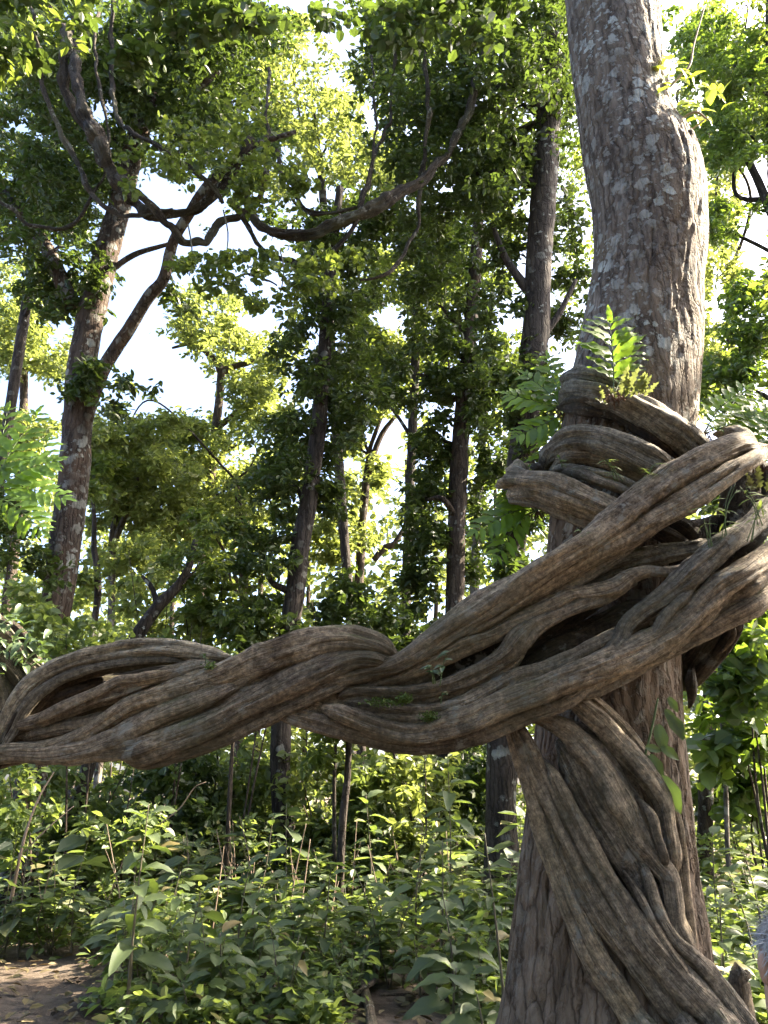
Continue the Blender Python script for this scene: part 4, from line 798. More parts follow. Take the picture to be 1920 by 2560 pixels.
# ---- understorey shrubs that close the view under the crowns
SHR = [(60, 1330, 110, 130, 12.0, 'leaf_dark'), (40, 1560, 100, 100, 11.0, 'leaf_herb'), (230, 1600, 110, 80, 12.5, 'leaf_herb'), (420, 1520, 110, 110, 16, 'leaf_yellow'), (560, 1480, 100, 90, 15.5, 'leaf_sal'), (660, 1600, 110, 90, 14.5, 'leaf_dark'), (480, 1640, 110, 70, 14, 'leaf_herb'), (900, 1560, 110, 110, 16, 'leaf_dark'), (1000, 1600, 90, 90, 16.5, 'leaf_dark'), (330, 1420, 90, 90, 19, 'leaf_yellow'), (760, 1640, 110, 70, 17, 'leaf_yellow'),
       (200, 1980, 150, 90, 14, 'leaf_herb'), (420, 1960, 130, 100, 15, 'leaf_dark'), (560, 1930, 110, 90, 16, 'leaf_herb'), (680, 1960, 110, 90, 16.5, 'leaf_herb'), (800, 1940, 110, 90, 15, 'leaf_yellow'), (950, 1960, 110, 100, 14.5, 'leaf_herb'), (1060, 1940, 90, 80, 13.5, 'leaf_yellow'), (1190, 1950, 80, 120, 15.5, 'leaf_dark'), (60, 1960, 90, 100, 11.8, 'leaf_herb'), (310, 2040, 110, 70, 12.5, 'leaf_herb'),
       (1830, 1780, 90, 110, 12.0, 'leaf_blue'), (1880, 1940, 80, 110, 13.5, 'leaf_blue'), (1790, 1960, 60, 100, 15.5, 'leaf_dark'), (1890, 1680, 70, 90, 11.0, 'leaf_blue'), (1200, 1750, 90, 160, 17.5, 'leaf_dark'), (1840, 1400, 80, 100, 16.5, 'leaf_dark'), (1840, 1180, 90, 110, 16, 'leaf_dark')]
SHL = ['dark leafy shrub below the fern fronds at the left edge', 'leafy shrub beside the mossy roots at the left edge', 'bright shrub at the foot of the leaning lichen tree', 'airy shrub behind the dark leaning trunk', 'dark dense shrub above the left half of the arm', 'dark dense shrub hugging the vine clad trunk above the arm', 'low bright shrub showing just over the hollow lip of the liana', 'dark shrub above the middle of the arm', 'dark shrub against the brown climber trunk above the arm', 'far shrub in the gap right of the forked far tree', 'pale shrub peeping over the highest part of the arm',
       'sunlit shrub under the far left end of the arm', 'dark shrub under the left half of the arm', 'shrub by the bare pole under the arm', 'shrub at the foot of the vine clad trunk', 'bright shrub around the thin dark sapling', 'sunlit shrub under the lowest sag of the arm', 'bright low shrub left of the grey trunk behind', 'dark shrub at the foot of the grey trunk behind', 'light green shrub at the left edge beside the lichen trunk foot', 'light green shrub behind the dirt path',
       'broad leaved shrub right of the big trunk, below the liana', 'large leaved shrub at the right edge at mid height', 'dark shrub at the foot of the short brown trunk', 'large leaved shrub at the right edge under the coil', 'tall dark shrub hidden mostly behind the big trunk on its left', 'dark shrub behind the right end of the liana', 'dark shrub behind the right side ferns']
for i, ((px, py, rx, ry, Y, lf), lab) in enumerate(zip(SHR, SHL)):
    rs = np.random.RandomState(300 + i)
    b = P(px, py, Y); bx = b.x + rs.uniform(-.3, .3)
    big = px > 1750 and py > 1600
    root = thing('shrub', lab, 'shrub', (bx, Y, 0), 'understorey shrubs')
    o = np.array(root.location); top = np.array(P(px, py - ry * .6, Y)) - o
    for k in range(2):
        e = top + rs.normal(size=3) * np.array([.5, .4, .3]) * (rx * Y / F / .8)
        v, q, t, uv = tube([(rs.normal() * .05, rs.normal() * .05, -.05, .022), (e[0] * .3 + rs.normal() * .1, e[1] * .3, e[2] * .45, .017), (*e, .006)], segs=6, step=.25, rough=.15, seed=i * 3 + k)
        obj('stem', MB().add(v, q, t, uv).mesh('stem'), M['bark_brown'], root)
    if py > 1850 and not big: py, ry = py + 50, ry * 1.4
    n = int(rx * ry * Y * Y / 15 / 15 * (.013 if py < 1850 else .013)) if not big else 70
    L = (.16 if Y < 14 else .19) if not big else .26
    c = zone_pts([(px, py, rx, ry, Y, .9, n)], rs, True, 7)
    v, q = sprays(c - o, rs, 9 if not big else 7, L, width=1.25 if not big else 1.7, up=1.1); NLEAF[0] += len(q) // 2
    obj('foliage', MB().add(v, q).mesh('foliage', False), M[lf], root)['kind'] = 'stuff'

# ---- far wood that closes the horizon
rs = np.random.RandomState(77)
far_mb = {'leaf_yellow': MB(), 'leaf_sal': MB()}
n = 6400
fx, fy, fd = rs.uniform(-250, 2170, n), 960 + 1080 * rs.uniform(0, 1, n) ** .8, rs.uniform(30, 52, n)
topline = np.where(fx > 840, 1010, 1190) + 70 * np.sin(fx / 130.0) + 50 * np.sin(fx / 47.0 + 2) + rs.normal(size=n) * 25
ok = (fy > topline) & ~in_gap(fx, fy, rs); fx, fy, fd = fx[ok], fy[ok], fd[ok]
c = PA(fx, fy, fd)
v, q = sprays(c, rs, 10, .42, width=1.3); NLEAF[0] += len(q) // 2
o = obj('far_woodland', MB().add(v, q).mesh('far_woodland', False), M['leaf_yellow']); o['kind'] = 'stuff'
tag(o, 'far woodland foliage closing the view beyond the trees', 'woodland')
for k, (px, r, Y) in enumerate([(150, 9, 34), (420, 8, 36), (640, 9, 33), (760, 7, 38), (1010, 9, 32), (1080, 7, 37), (1230, 8, 34), (1900, 9, 32)]):
    make_tree('thin_tree', ['far thin trunk at the left behind the lichen tree', 'far thin trunk behind the sunny pale tree', 'far thin trunk left of the vine clad trunk', 'faint far trunk right of the vine clad trunk', 'far trunk left of the brown climber trunk', 'faint far trunk hidden behind the brown climber trunk', 'far trunk by the slim pale trunk', 'far trunk at the right edge'][k],
              [(px, 1960, r), (px + 5, 1700, r), (px + 12, 1400, r * .8), (px + 5, 1150, r * .5)], Y, 'bark_brown', [], seed=400 + k, segs=8, group='far thin trunks')

# ------------------------------------------------------------------ hanging vines, upper left
VN = [([(185, -120, 14), (181, 0, 14), (182, 50, 14), (193, 121, 14), (202, 211, 14), (223, 302, 16), (253, 362, 20), (283, 434, 18), (326, 482, 15), (374, 512, 14), (434, 516, 14), (494, 507, 14), (543, 482, 13), (579, 449, 11), (606, 415, 10), (634, 372, 9)], 'thickest hanging vine, twisted and pale ridged, sagging from the top left to the dark limb'),
      ([(632, 372, 9), (606, 425, 11), (606, 460, 12), (621, 507, 12), (651, 555, 12), (700, 585, 13), (760, 597, 15), (844, 579, 15), (929, 549, 15), (989, 513, 13), (1040, 470, 12), (1085, 420, 11), (1140, 330, 10), (1190, 200, 9), (1215, 60, 8), (1225, -120, 8)], 'thick dark vine sagging through the upper centre toward the right hand crown'),
      ([(95, -100, 10), (103, 12, 10), (139, 66, 11), (178, 109, 12), (166, 157, 14), (160, 223, 12), (181, 265, 10), (205, 300, 9), (225, 350, 8), (250, 400, 7)], 'kinked vine bulging left of the thickest vine at the top left'),
      ([(96, -80, 5), (96, 36, 5), (106, 151, 5), (115, 241, 6), (145, 320, 6), (193, 404, 7), (223, 470, 7), (271, 513, 6), (314, 543, 6), (386, 552, 5), (440, 545, 4)], 'thin vine curving down left of the leaning trunk and across it'),
      ([(300, 460, 9), (330, 490, 10), (374, 527, 10), (422, 567, 9), (458, 596, 9), (501, 597, 9), (525, 561, 9), (561, 527, 8), (609, 513, 7), (651, 470, 7), (666, 422, 6), (669, 386, 5), (672, 300, 4), (668, 150, 4)], 'vine dropping in a deep loop below the thickest vine and rising again'),
      ([(290, -100, 6), (283, 0, 6), (274, 60, 6), (268, 151, 6), (277, 229, 6), (302, 308, 6), (344, 350, 6), (410, 398, 6), (482, 446, 6), (537, 482, 6), (558, 513, 5)], 'thin vine hanging from the top then running down across the leaning trunk'),
      ([(-60, 470, 5), (0, 500, 5), (54, 537, 5), (121, 555, 5), (181, 525, 5), (223, 458, 4), (253, 416, 4), (270, 330, 4), (250, 180, 4), (262, -60, 4)], 'thin pale vine making a low loop at the left edge'),
      ([(590, 500, 6), (603, 525, 6), (639, 585, 6), (693, 627, 6), (754, 645, 6), (832, 633, 6), (892, 579, 6), (905, 525, 6), (929, 464, 5), (935, 392, 5), (965, 320, 4), (974, 259, 4), (990, 100, 4)], 'slender vine loop hanging lowest under the thick dark vine'),
      ([(688, 350, 5), (690, 380, 5), (696, 410, 6), (736, 464, 6), (766, 531, 6), (844, 543, 5), (900, 530, 4), (925, 470, 4), (940, 300, 3), (930, 120, 3), (950, -60, 3)], 'short curved vine inside the upper centre gap'),
      ([(1075, -60, 5), (1062, 150, 5), (1070, 300, 5), (1055, 420, 6), (1050, 460, 6), (1044, 546, 6), (1017, 590, 6), (985, 666, 5), (947, 687, 4), (900, 700, 3)], 'crooked vine dropping from the right end of the thick dark vine'),
      ([(500, 745, 3), (560, 735, 3), (600, 705, 3), (640, 695, 3), (690, 700, 2)], 'wiry leafy tendril curving in the bright gap below the loops')]
for k, (pts, lab) in enumerate(VN):
    pth = catmull(np.array(pxpath(pts, 10.9)), len(pts) * 3); pth[:, 3] = np.maximum(pth[:, 3], .012) * .98; rv = np.random.RandomState(480 + k)
    pth[1:-1, :3] += rv.normal(size=(len(pth) - 2, 3)) * .018; pth[:, 3] *= rv.uniform(.75, 1.25, len(pth)); pth[:, 1] += .25 * np.sin(np.arange(len(pth)) * .23 + k)
    m0 = pth.mean(0)[:3]; big = pth[:, 3].max() > .05
    v, q, t, uv = tube(pth, segs=20 if big else 10, step=.03 if big else .05, flute=.5 if big else .25, nflute=3, twist=2.5, rough=.4, rfreq=5, seed=500 + k)
    tag(obj('hanging_vine', MB().add(v - m0, q, t, uv).mesh('hanging_vine'), M['vine'], None, m0), lab, 'vine', 'hanging vines')

# round climber leaves on the vines
rs = np.random.RandomState(9)
root = thing('leafy_climber', 'round leaved climber hanging in strings across the bright gap and along the vine loops', 'climber', tuple(P(640, 560, 10.2)))
c = zone_pts([(520, 640, 70, 40, 10.2, .5, 30), (560, 700, 60, 40, 10.2, .4, 24), (640, 640, 70, 40, 10.2, .5, 40), (760, 700, 80, 50, 10.2, .5, 60), (700, 760, 70, 30, 10.2, .5, 22), (470, 690, 60, 40, 10, .3, 22), (590, 330, 110, 110, 10.4, .6, 90), (680, 450, 90, 70, 10.4, .6, 60), (440, 380, 80, 70, 10.3, .5, 50), (830, 640, 70, 40, 10.3, .5, 40), (330, 430, 40, 60, 10.3, .3, 20), (620, 470, 50, 40, 10.2, .3, 20)], rs, False, 5)
v, q = sprays(c - np.array(root.location), rs, 7, .115, spread=2.6, width=1.75, up=.5)
obj('foliage', MB().add(v, q).mesh('foliage', False), M['leaf_sal'], root)['kind'] = 'stuff'
for k, (x0, y0, x1, y1) in enumerate([(558, 525, 566, 640), (700, 625, 704, 720), (470, 560, 474, 690), (770, 650, 764, 720)]):
    v, q, t, uv = tube(np.array(pxpath([(x0, y0, 2), ((x0 + x1) / 2 + 8, (y0 + y1) / 2, 2), (x1, y1, 1.5)], 10.2)), segs=5, step=.15, seed=k)
    obj('stem', MB().add(v - np.array(root.location), q, t, uv).mesh('stem'), M['stem'], root)

# ------------------------------------------------------------------ big leaf meshes
def leaf_grid(name, wid, nl=8, nw=4, droop=.25, fold=.16, wave=.02, heart=0.0, lobes=0.0, seed=0):
    rs = np.random.RandomState(seed)
    u = np.linspace(0, 1, nl + 1); s = np.linspace(-1, 1, nw + 1)
    prof = np.sin(np.pi * np.clip(u, 0, 1) ** .75) ** .8; prof[0] = .04; prof[-1] = .0
    if heart: prof = np.where(u < .35, np.maximum(prof, heart * np.sin(np.clip(u / .35, .12, 1) * np.pi / 2)), prof)
    if lobes: prof = prof * (1 - lobes * (np.arange(nl + 1) % 2)); 
    U, S_ = np.meshgrid(u, s, indexing='ij')
    W = prof[:, None] * wid * .5 * S_
    x = U - (heart * .1 * np.abs(S_) * (U < .2)); y = W * (1 + rs.normal(size=W.shape) * .04)
    z = np.abs(W) * fold * 2 - droop * U ** 2 + .1 * U + wave * np.sin(U * 17 + S_ * 2) * np.abs(S_) + rs.normal(size=W.shape) * .006
    v = np.stack([x, y, z], -1).reshape(-1, 3)
    i = np.arange(nl)[:, None] * (nw + 1) + np.arange(nw)[None, :]
    q = np.stack([i, i + nw + 1, i + nw + 2, i + 1], -1).reshape(-1, 4)
    return mesh_np(name, v, q, np.stack([U.ravel(), S_.ravel()], -1), True)
BIG = [leaf_grid('leaf', .50, droop=.35, seed=1), leaf_grid('leaf', .44, droop=.55, wave=.03, seed=2), leaf_grid('leaf', .56, droop=.2, wave=.025, seed=3)]
for m_ in BIG: m_.materials.append(M['leaf_broad'])
HEART = leaf_grid('leaf', .50, droop=.4, heart=.8, fold=.22, seed=4); HEART.materials.append(leaf_mat('leaf_heart', [(.045, .080, .050), (.065, .105, .062), (.085, .125, .060)], (.2, .32, .05), tmix=.22, rough=.4, obj_rand=True))
PINNA = [leaf_grid('pinna', .33, nl=10, nw=2, droop=.18, fold=.1, wave=.03, seed=5), leaf_grid('pinna', .29, nl=10, nw=2, droop=.3, fold=.12, wave=.03, seed=6)]
for m_ in PINNA: m_.materials.append(M['fern'])
def orient(d, up):
    d = Vector(d).normalized(); s = Vector(up).cross(d)
    if s.length < 1e-4: s = Vector((1, 0, 0)).cross(d)
    s.normalize(); u = d.cross(s)
    return Matrix((d, s, u)).transposed().to_4x4()
def put(name, me, parent, pos, d, up, size):
    o = bpy.data.objects.new(name, me); COL.objects.link(o); o.parent = parent
    o.matrix_local = Matrix.Translation(pos) @ orient(d, up) @ Matrix.Scale(size, 4)
    return o

# ------------------------------------------------------------------ ferns on the trunk
def frond(root, base, mid, tip, plen, n=11, upv=(0, -1, .4), seed=0, mat='fern'):
    """base/mid/tip: world points; pinnae as sub-parts of the frond"""
    rs = random.Random(seed); o = Vector(root.location)
    c = catmull(np.array([base, mid, tip]), 24)
    path = np.hstack([c, np.linspace(.006, .0015, 24)[:, None]])
    v, q, t, uv = tube(path, segs=5, step=.03)
    fr = obj('frond', MB().add(v - np.array(o), q, t, uv).mesh('frond'), M['stem_green'], root)
    for k in range(n):
        f = .24 + .74 * k / (n - 1); i = min(22, int(f * 23)); a = Vector(c[i]) - o; tg = Vector(c[i + 1] - c[i]).normalized()
        env = math.sin(min(1, (f - .12) * 1.25) * math.pi * .62 + .5) if f < .95 else .45
        ln = plen * max(.3, env) * rs.uniform(.88, 1.08)
        uvv = Vector(upv) + Vector((rs.uniform(-.15, .15), 0, rs.uniform(-.15, .15)))
        sd = uvv.cross(tg).normalized()
        for s in (-1, 1):
            d = tg * .62 + sd * s * .85 + Vector((0, 0, -.08))
            put('pinna', PINNA[rs.randint(0, 1)], fr, a, d, uvv, ln)
    put('pinna', PINNA[0], fr, Vector(c[-2]) - o, c[-1] - c[-3], upv, plen * .55)
    return fr
def fern(label, base, fronds, Y, seed, old=()):
    b = P(base[0], base[1], Y); root = thing('fern', label, 'fern', tuple(b), 'ferns rooted on bark')
    for k, (mx, my, tx, ty, dy, pl) in enumerate(fronds):
        m_ = P(mx, my, Y + dy * .5); t_ = P(tx, ty, Y + dy)
        frond(root, b, m_, t_, PR(pl, t_), n=8, seed=seed + k, upv=(0.1 * math.sin(k), -1, .55))
    rs = random.Random(seed)
    for k, (x, y, ln, dx, dyy) in enumerate(old):
        p = P(x, y, Y - .05) - b
        put('nest_leaf', NEST, root, p, (dx, -.25, dyy), (-.2, -1, .1), PR(ln, P(x, y, Y)))
    # fibrous roots hanging from the rootstock
    r2 = np.random.RandomState(seed); n2 = 90
    bs = r2.normal(size=(n2, 3)) * np.array([.035, .02, .012]) + np.array([0, .02, 0])
    dd = r2.normal(size=(n2, 3)) * .5 + np.array([0, -.2, -.7])
    v, q = leaves(bs, dd, r2.normal(size=(n2, 3)), r2.uniform(.03, .09, n2), .12)
    obj('root_fibres', MB().add(v, q).mesh('root_fibres', False), M['fibre'], root)
    return root
NEST = leaf_grid('nest_leaf', .34, nl=14, nw=4, droop=-.15, lobes=.6, wave=.05, seed=8); NEST.materials.append(M['fern_old'])
fern('bright green upright fern frond standing on the top coil in front of the trunk', (1535, 985), [(1532, 890, 1524, 800, -.1, 92), (1560, 930, 1590, 850, .08, 50)], 4.5, 600,
     [(1552, 990, 78, .30, 1), (1562, 992, 80, .5, .9), (1575, 992, 72, .8, .9), (1565, 990, 60, .1, 1), (1590, 988, 62, .45, 1), (1600, 985, 55, .7, 1), (1606, 985, 50, .2, 1), (1610, 990, 50, 1, .8), (1545, 995, 45, -.7, .5), (1520, 1010, 40, -.9, .1), (1510, 1000, 40, -.3, .8)])
fern('fern fanning left from behind the top coil', (1415, 1030), [(1370, 980, 1310, 935, .1, 60), (1360, 1010, 1270, 985, .1, 66), (1360, 1060, 1290, 1090, 0, 60), (1370, 1110, 1330, 1180, .1, 55), (1390, 960, 1370, 890, .2, 60)], 5.2, 620)
fern('fern drooping left below the cut end of the lower coil', (1345, 1275), [(1280, 1280, 1185, 1330, -.1, 70), (1300, 1300, 1240, 1395, -.1, 60), (1310, 1260, 1250, 1240, .1, 55)], 5.15, 640)
fern('fern arching right from the crook beside the trunk', (1758, 1085), [(1800, 1020, 1870, 968, 0, 62), (1830, 1060, 1930, 1020, .1, 70), (1800, 1050, 1850, 985, .3, 50)], 4.9, 660)
fern('fern on the loop of the upper rope at the right edge, with brown nest leaves', (1905, 1160), [(1880, 1080, 1850, 1010, .1, 55), (1920, 1080, 1900, 1000, .2, 70), (1950, 1090, 1960, 1010, .2, 70)], 4.9, 680,
     [(1900, 1225, 70, -.1, 1), (1890, 1230, 60, -.6, .9), (1915, 1230, 70, .4, 1), (1900, 1240, 55, -.9, .5)])
fern('large fern clump at the left edge hanging over the shrubs', (-30, 1240), [(20, 1140, 95, 1030, .2, 75), (50, 1180, 140, 1150, .1, 75), (50, 1220, 165, 1245, .1, 70), (30, 1260, 110, 1330, -.1, 65), (60, 1200, 120, 1095, .5, 70), (0, 1120, 20, 1020, .3, 75)], 6.2, 700,
     [(-5, 1330, 60, .2, -1), (0, 1440, 60, .1, -1)])

# ------------------------------------------------------------------ tree outside the left edge with rooty vines, and climber leaves
lt = P(-90, 1700, 5.6)
root = thing('vine_root_tree', 'mossy knotted roots with climber leaves at the left edge above the liana', 'tree', (lt.x - .25, 5.7, 0))
o = np.array(root.location)
v, q, t, uv = tube([(0, 0, -.2, .42), (0, 0, .6, .34), (-.08, 0, 2.0, .26), (-.55, .1, 4, .24), (-1.9, .2, 8, .22), (-3.2, .2, 12, .15)], segs=26, step=.06, flute=.15, twist=.4, rough=.12, rfreq=3, seed=801)
obj('trunk', MB().add(v, q, t, uv).mesh('trunk'), M['bark_brown'], root)
for k, pts in enumerate([[(-60, 1500, 22), (0, 1570, 20), (40, 1610, 18), (70, 1655, 16), (95, 1690, 13), (120, 1712, 9)], [(-60, 1560, 26), (0, 1640, 24), (35, 1680, 22), (60, 1720, 18), (70, 1760, 12)], [(-50, 1640, 30), (-5, 1700, 28), (20, 1750, 24), (20, 1800, 18)], [(-40, 1540, 12), (20, 1560, 12), (60, 1590, 10), (90, 1640, 9), (110, 1680, 7)]]):
    v, q, t, uv = tube(np.array(pxpath(pts, 5.3)), segs=16, step=.02, flute=.25, twist=1.5, rough=.2, seed=810 + k)
    obj('root', MB().add(v - o, q, t, uv).mesh('root'), M['liana_dark' if k % 2 else 'liana'], root)
crown_above(root, (o[0] - 3, o[1] + .5, 13), (3, 3, 2.5), 260, 820)
rs = np.random.RandomState(830); cl = random.Random(831)
root = thing('leafy_climber', 'climber with small pointed leaves covering the roots at the left edge', 'climber', tuple(P(30, 1640, 5.1)))
for k in range(85):
    a = cl.uniform(0, 1); px = cl.uniform(-20, 130) ; py = 1560 + (px + 20) * .75 + cl.gauss(0, 45)
    p = P(px, py, 5.12 + cl.uniform(-.12, .1)) - Vector(root.location)
    put('leaf', HEART, root, p, (cl.uniform(-1, 1), cl.uniform(-1, 0), cl.uniform(-.9, .3)), (cl.uniform(-.5, .5), -.5, 1), PR(cl.uniform(22, 42), Vector((0, 5.1, 2.5))))
v, q, t, uv = tube(np.array(pxpath([(-30, 1520, 4), (30, 1580, 4), (70, 1640, 3), (130, 1690, 3)], 5.15)), segs=6, step=.04)
obj('stem', MB().add(v - np.array(root.location), q, t, uv).mesh('stem'), M['stem'], root)

# ------------------------------------------------------------------ small plants growing on trunk and liana
def seedling(label, px, py, Y, hpx, n, leafpx, seed, lean=0.0, me=None, slim=False):
    rs = random.Random(seed); b = P(px, py, Y); h = PR(hpx, b)
    root = thing('seedling', label, 'seedling', tuple(b), 'seedlings rooted on the liana')
    for s in range(1 if n < 8 else 3):
        ex, ey = lean * h + rs.uniform(-.3, .3) * h, -rs.uniform(0, .25) * h
        pth = [(rs.uniform(-.02, .02) * s, 0, -.01, .003), (ex * .4, ey * .4, h * .55, .0022), (ex, ey, h * rs.uniform(.8, 1), .001)]
        v, q, t, uv = tube(pth, segs=5, step=.02); obj('stem', MB().add(v, q, t, uv).mesh('stem'), M['stem_green'], root)
        c = catmull(np.array(pth)[:, :3], 12)
        for k in range(max(2, n // (1 if n < 8 else 3))):
            i = rs.randint(3, 11); a = rs.uniform(0, 6.28)
            put('leaf', me or SLIM if slim else (me or HEART), root, Vector(c[i]), (math.cos(a), math.sin(a) * .6 - .3, rs.uniform(-.5, .5)), (0, -.6, 1), PR(leafpx * rs.uniform(.7, 1.15), b))
    return root
SLIM = leaf_grid('leaf', .2, nl=6, nw=2, droop=.3, seed=12); SLIM.materials.append(M['leaf_herb'])
seedling('dark green oval leaved seedling in the groove at the middle of the arm', 1100, 1710, 4.22, 85, 7, 30, 900)
seedling('small leafy tuft beside the oval leaved seedling on the arm', 1085, 1705, 4.24, 40, 9, 20, 901, -.3)
seedling('tiny leaf pair hanging below the oval leaved seedling', 1102, 1755, 4.22, 30, 4, 18, 902)
seedling('tiny sprout on the top of the arm near its left hollow', 515, 1655, 4.3, 22, 6, 12, 903)
seedling('grassy seedling on the upper coil left of the crossing rope', 1545, 1200, 4.4, 60, 9, 34, 904, -.6, slim=True)
seedling('grassy seedling just above the crossing rope', 1620, 1200, 4.35, 45, 9, 30, 905, .4, slim=True)
seedling('wiry seedling in the dark hollow right of the crossing rope', 1775, 1380, 4.3, 130, 9, 38, 906, .15, slim=True)
seedling('tall wiry seedling with slender leaves right of the hollow', 1810, 1360, 4.3, 170, 12, 44, 907, .2, slim=True)
seedling('grassy tuft at the right edge on the lower strands', 1880, 1350, 4.3, 120, 12, 36, 908, .3, slim=True)
seedling('yellowish grassy tuft at the extreme right edge', 1905, 1310, 4.3, 110, 12, 36, 909, -.1, slim=True)
seedling('sprout on the upper edge of the crossing rope near its left', 1460, 1345, 4.25, 26, 6, 22, 910, -.6, slim=True)
seedling('leaf tuft on the left coil by the knob', 1405, 1165, 4.5, 26, 6, 18, 911, -.3)
# heart leaved climber on the lower trunk
root = thing('trunk_climber', 'climber with large hanging pointed leaves on the right side of the lower trunk', 'climber', tuple(P(1622, 1880, 4.55)))
o = Vector(root.location)
v, q, t, uv = tube(np.array(pxpath([(1612, 1890, 3), (1620, 1860, 3), (1632, 1810, 3), (1640, 1770, 3), (1645, 1745, 2)], 4.62)), segs=6, step=.02)
obj('stem', MB().add(v - np.array(o), q, t, uv).mesh('stem'), M['stem_green'], root)
for (x, y, ln, dx, dz) in [(1645, 1815, 66, .1, -1), (1625, 1890, 60, .45, -.9), (1655, 1945, 92, .42, -1), (1665, 1775, 44, .4, -.9), (1672, 1790, 66, .6, -1), (1655, 1868, 50, .8, -.6), (1615, 1868, 40, .9, -.2), (1672, 1745, 40, .4, -.8), (1690, 1800, 50, .2, -1)]:
    put('leaf', HEART, root, P(x, y, 4.56) - o, (dx, -.15, dz), (-.3, -1, .2), PR(ln, P(x, y, 4.56)))
# moss tufts on the arm
for k, (px, py, w_) in enumerate([(955, 1755, 45), (1012, 1745, 16), (1075, 1790, 20), (530, 1668, 14)]):
    rs = np.random.RandomState(950 + k); b = np.array(P(px, py, 4.30))
    c = b + rs.normal(size=(60, 3)) * np.array([PR(w_ * .5, P(px, py, 4.3)), .01, .012])
    v, q = sprays(c - b, rs, 5, .016, width=1.2)
    tag(obj('moss_tuft', MB().add(v, q).mesh('moss_tuft', False), M['moss'], None, tuple(b)), ['bright moss patch in the middle groove of the arm', 'small moss dot right of the moss patch on the arm', 'moss speck low on the sag of the arm', 'moss speck on the left part of the arm'][k], 'moss')

sc_p = np.array(pxpath([(1640, 420, 34, 5.0), (1672, 392, 34, 4.95), (1700, 368, 30, 4.92), (1716, 352, 24, 4.9), (1726, 343, 17, 4.9)], 4.95))
v, q, t, uv = tube(sc_p, segs=30, step=.012, flute=.3, nflute=3, twist=.5, rough=.5, rfreq=9, fine=.16, seed=913)
obj('branch_scar', MB().add(v - mo, q, t, uv).mesh('branch_scar'), M['bark_dark'], main)
# epicormic shoot at the scar of the big trunk, backlit
sh = P(1690, 345, 5.0)
tw = [[(1688, 350, 5), (1672, 270, 5), (1668, 220, 4), (1650, 200, 3)], [(1690, 345, 4), (1705, 300, 4), (1740, 280, 3), (1770, 300, 2)], [(1668, 225, 3), (1700, 190, 3), (1725, 160, 3), (1735, 110, 2), (1760, 20, 2)], [(1690, 340, 3), (1720, 330, 3), (1760, 300, 2)]]
shoot = obj('shoot', None, None, main); shoot.empty_display_size = .05; shoot.location = Vector(sh) - main.location
mbx = MB()
for p_ in tw:
    v, q, t, uv = tube(np.array(pxpath(p_, 5.0)), segs=6, step=.03, rough=.1); mbx.add(v - np.array(sh), q, t, uv)
obj('twig', mbx.mesh('twig'), M['twig'], shoot)
rs = random.Random(44)
YL = leaf_grid('leaf', .62, droop=.25, seed=14); YL.materials.append(leaf_mat('leaf_young', [(.12, .20, .02), (.16, .24, .025), (.2, .26, .03)], (.60, .72, .05), tmix=.55, obj_rand=True))
for k in range(46):
    px, py = [(1740, 205), (1640, 175), (1630, 240), (1760, 240), (1690, 170), (1725, 285), (1780, 265)][k % 7]
    px += rs.gauss(0, 24); py += rs.gauss(0, 20)
    p = P(px, py, 5.0 + rs.uniform(-.2, .2)) - Vector(sh)
    put('leaf', YL, shoot, p, (rs.uniform(-1, 1), rs.uniform(-.8, .2), rs.uniform(-.6, .4)), (rs.uniform(-.4, .4), -.8, .6), PR(rs.uniform(28, 50), P(px, py, 5)))

# ------------------------------------------------------------------ undergrowth
def on_path(x, y):
    return (x < -2.15 - (y - 6.8) * .32 + .15 * np.sin(y * 4)) & (y < 9.6 + .25 * np.sin(x * 3)) & (y > 3) | ((np.abs(x - .08 - .01 * y) < .46 + .05 * np.sin(y * 5)) & (y < 8.3))
# prototypes for mid-distance plants: stem + foliage
PROTO = []
for k in range(10):
    rs = np.random.RandomState(1000 + k); mb, ms, LL = MB(), MB(), []
    kind = k % 5; h = [.55, .75, .45, 1.05, .65][kind]; L = [.19, .22, .13, .28, .17][kind]
    for s in range([4, 3, 6, 2, 5][kind]):
        a = rs.uniform(0, 6.28); ln = rs.uniform(.08, .3)
        e = np.array([math.cos(a) * ln, math.sin(a) * ln, h * rs.uniform(.7, 1.1)])
        pth = [(rs.normal() * .03, rs.normal() * .03, -.03, .007), (*(e * .5 + rs.normal(size=3) * .03), .005), (*e, .0025)]
        v, q, t, uv = tube(pth, segs=5, step=.12); ms.add(v, q, t, uv)
        c = catmull(np.array(pth)[:, :3], 30); m_ = [11, 13, 14, 13, 12][kind]
        i = (rs.uniform(.28, 1, m_) ** .8 * 29).astype(int); base = c[i]
        an = rs.uniform(0, 6.28, m_); d = np.stack([np.cos(an), np.sin(an), rs.uniform(-.35, .45, m_)], -1)
        nr = np.stack([rs.normal(size=m_) * .25, rs.normal(size=m_) * .25, np.ones(m_)], -1)
        sz = L * rs.uniform(.6, 1.2, m_); LL += list(zip(base + d * .03, d, nr, sz))
        v, q = leaves(base + d * .03, d, nr, sz, 1.35); mb.add(v, q)
    PROTO.append((ms.mesh('stem'), mb.mesh('foliage', False), LL))
    PROTO[-1][0].materials.append(M['stem']); PROTO[-1][1].materials.append(M['leaf_dusty' if k in (1, 3, 5, 8) else 'leaf_herb'])
rs = np.random.RandomState(2024)
cand = []
while len(cand) < 290:
    y = 6.9 + 9.5 * rs.uniform() ** 1.15; x = rs.uniform(-.60, .60) * y
    if on_path(np.array(x), np.array(y)) or abs(x - 1.5) < .75 and y < 6.2: continue
    if 0.9 < x < 2.3 and y < 7.6 and rs.uniform() < .7: continue
    cand.append((x, y))
LOW = []
